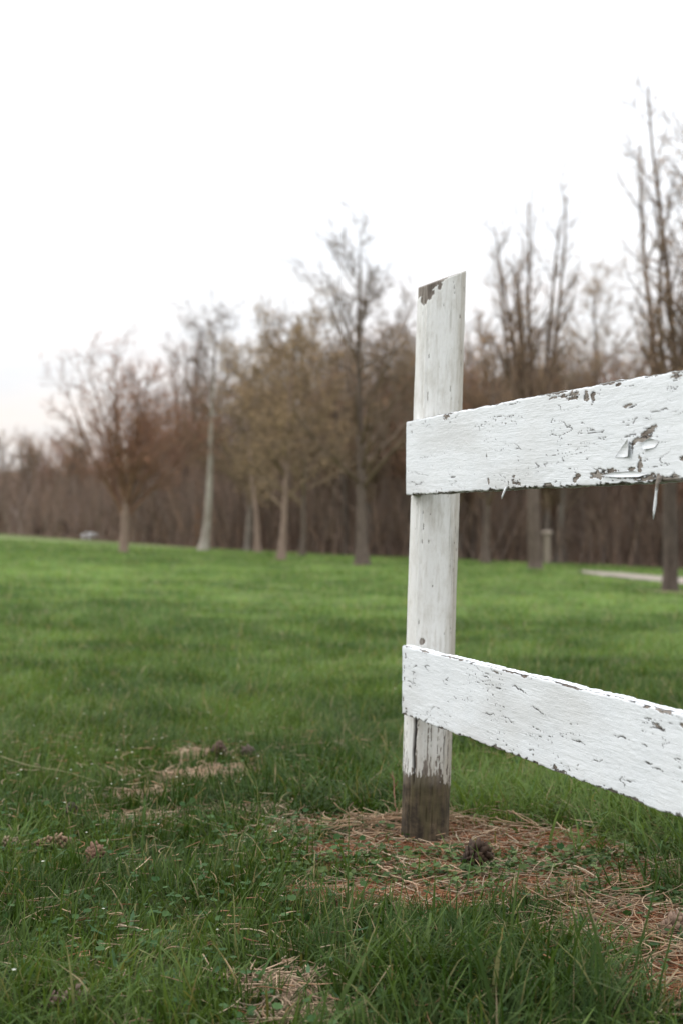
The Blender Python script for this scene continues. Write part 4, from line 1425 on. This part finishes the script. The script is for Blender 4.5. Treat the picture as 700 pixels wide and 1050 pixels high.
def build_far_things():
    # pale wooden stake near the upright tree
    def stake(px, py, top, w, col, label, cat, name, cap):
        x, y = ground_at(px, py)
        g = float(gz0(x, y))
        h = (py - top) / F * y
        hw = w / F * y * .5
        bag = Bag()
        n = 8
        zs = np.concatenate([[-.1], np.linspace(0, h, n)])
        P = np.stack([.004 * rng.normal(0, 1, n + 1), .004 * rng.normal(0, 1, n + 1), zs], -1)[None]
        V, Q = tubes(P, np.full((1, n + 1), hw * 1.2), 8)
        k = len(V)
        V = np.concatenate([V, [[0, 0, h + hw * .5]]])
        T = np.array([(k - 8 + j, k - 8 + (j + 1) % 8, k) for j in range(8)])
        bag.add(V, Q, T, col=np.array(col))
        o = obj(name, bag.mesh(name), mat_attr(name + '_wood', .85, .2, 0, (30, .6, .01)), None, (x, y, g))
        tag(o, label, cat)
        if cap:
            cb = Bag()
            P = np.array([[[0, 0, h * .93], [0, 0, h * 1.02]]])
            V, Q = tubes(P, np.array([[hw * 1.8, hw * 1.7]]), 10)
            V = np.concatenate([V, [[0, 0, h * 1.04]]])
            T = np.array([(10 + j, 10 + (j + 1) % 10, 20) for j in range(10)])
            cb.add(V, Q, T, col=np.array(col) * 1.1)
            obj('cap', cb.mesh('cap'), mat_attr('stake_cap', .8, .2), o)

    stake(560, 578, 545, 6.5, (.30, .25, .20), 'short pale wooden stake just right of the upright tree', 'stake', 'wooden_stake', True)
    stake(203, 559, 518, 5, (.36, .17, .055), 'orange brown stake at the foot of the pale leaning trunk', 'stake', 'marker_stake', False)

    # pale stone and dark brush pile at the left edge of the lawn
    x, y = ground_at(92, 553)
    bag = Bag()
    u, v = np.meshgrid(np.linspace(0, 2 * np.pi, 33)[:-1], np.linspace(.02, np.pi - .02, 18))
    r = 1 + .5 * (fbm(np.cos(u) * 1.6 + 9, np.sin(u) * 1.6 + v * 1.5, 5, 4) - .5)
    V = np.stack([.36 * r * np.sin(v) * np.cos(u), .26 * r * np.sin(v) * np.sin(u), .17 * r * np.cos(v) + .13], -1).reshape(-1, 3)
    i = np.arange(17)[:, None] * 32
    j = np.arange(32)[None]
    Q = np.stack([i + j, i + 32 + j, i + 32 + (j + 1) % 32, i + (j + 1) % 32], -1).reshape(-1, 4)
    bag.add(V, Q, col=np.array([.84, .85, .86]))
    tag(obj('boulder', bag.mesh('boulder', True), mat_attr('pale_stone', .85, .2, 0, (6, .7, .05)), None, (x, y, float(gz0(x, y)))), 'small white boulder at the far left edge of the lawn', 'boulder')
    x, y = ground_at(60, 549)
    n = 900
    a = rng.random(n) * 6.283
    rr = np.sqrt(rng.random(n)) * .95
    hgt = .75 * (1 - (rr / 1.0) ** 2) * rng.random(n)
    P0 = np.stack([rr * np.cos(a), rr * np.sin(a) * .7, hgt], -1)
    d = np.stack([rng.normal(0, 1, n), rng.normal(0, 1, n), rng.normal(0, .35, n)], -1)
    P, RD = grow(P0, d, rng.uniform(.3, .7, n), rng.uniform(.008, .022, n), 4, -.05, .15, .5)
    P[:, :, 2] = np.maximum(P[:, :, 2], 0)
    bag = Bag()
    V, Q = tubes(P, RD, 4)
    bag.add(V, Q, col=np.repeat(rng.uniform(.5, 1.3, (n, 1)) * np.array([.055, .038, .028]), 16, 0))
    tag(obj('brush_pile', bag.mesh('brush_pile'), mat_attr('brush_pile_sticks', .9, .1), None, (x, y, float(gz0(x, y)))), 'dark heap of sticks at the far left lawn edge near the white boulder', 'brush pile')


build_world()
build_ground()
build_grass()
build_litter()
build_small()
build_fence()
build_trees()
build_far_things()

S.render.engine = 'CYCLES'
S.cycles.use_denoising = True
try:
    S.cycles.denoiser = 'OPENIMAGEDENOISE'
except Exception:
    pass
S.cycles.max_bounces = 6
S.cycles.diffuse_bounces = 3
S.cycles.glossy_bounces = 2
S.cycles.transmission_bounces = 3
S.cycles.use_adaptive_sampling = True
S.cycles.adaptive_threshold = .01
S.view_settings.view_transform = 'Standard'
S.view_settings.look = 'None'
S.view_settings.exposure = 0.38
S.view_settings.gamma = 1
S.view_settings.use_curve_mapping = False
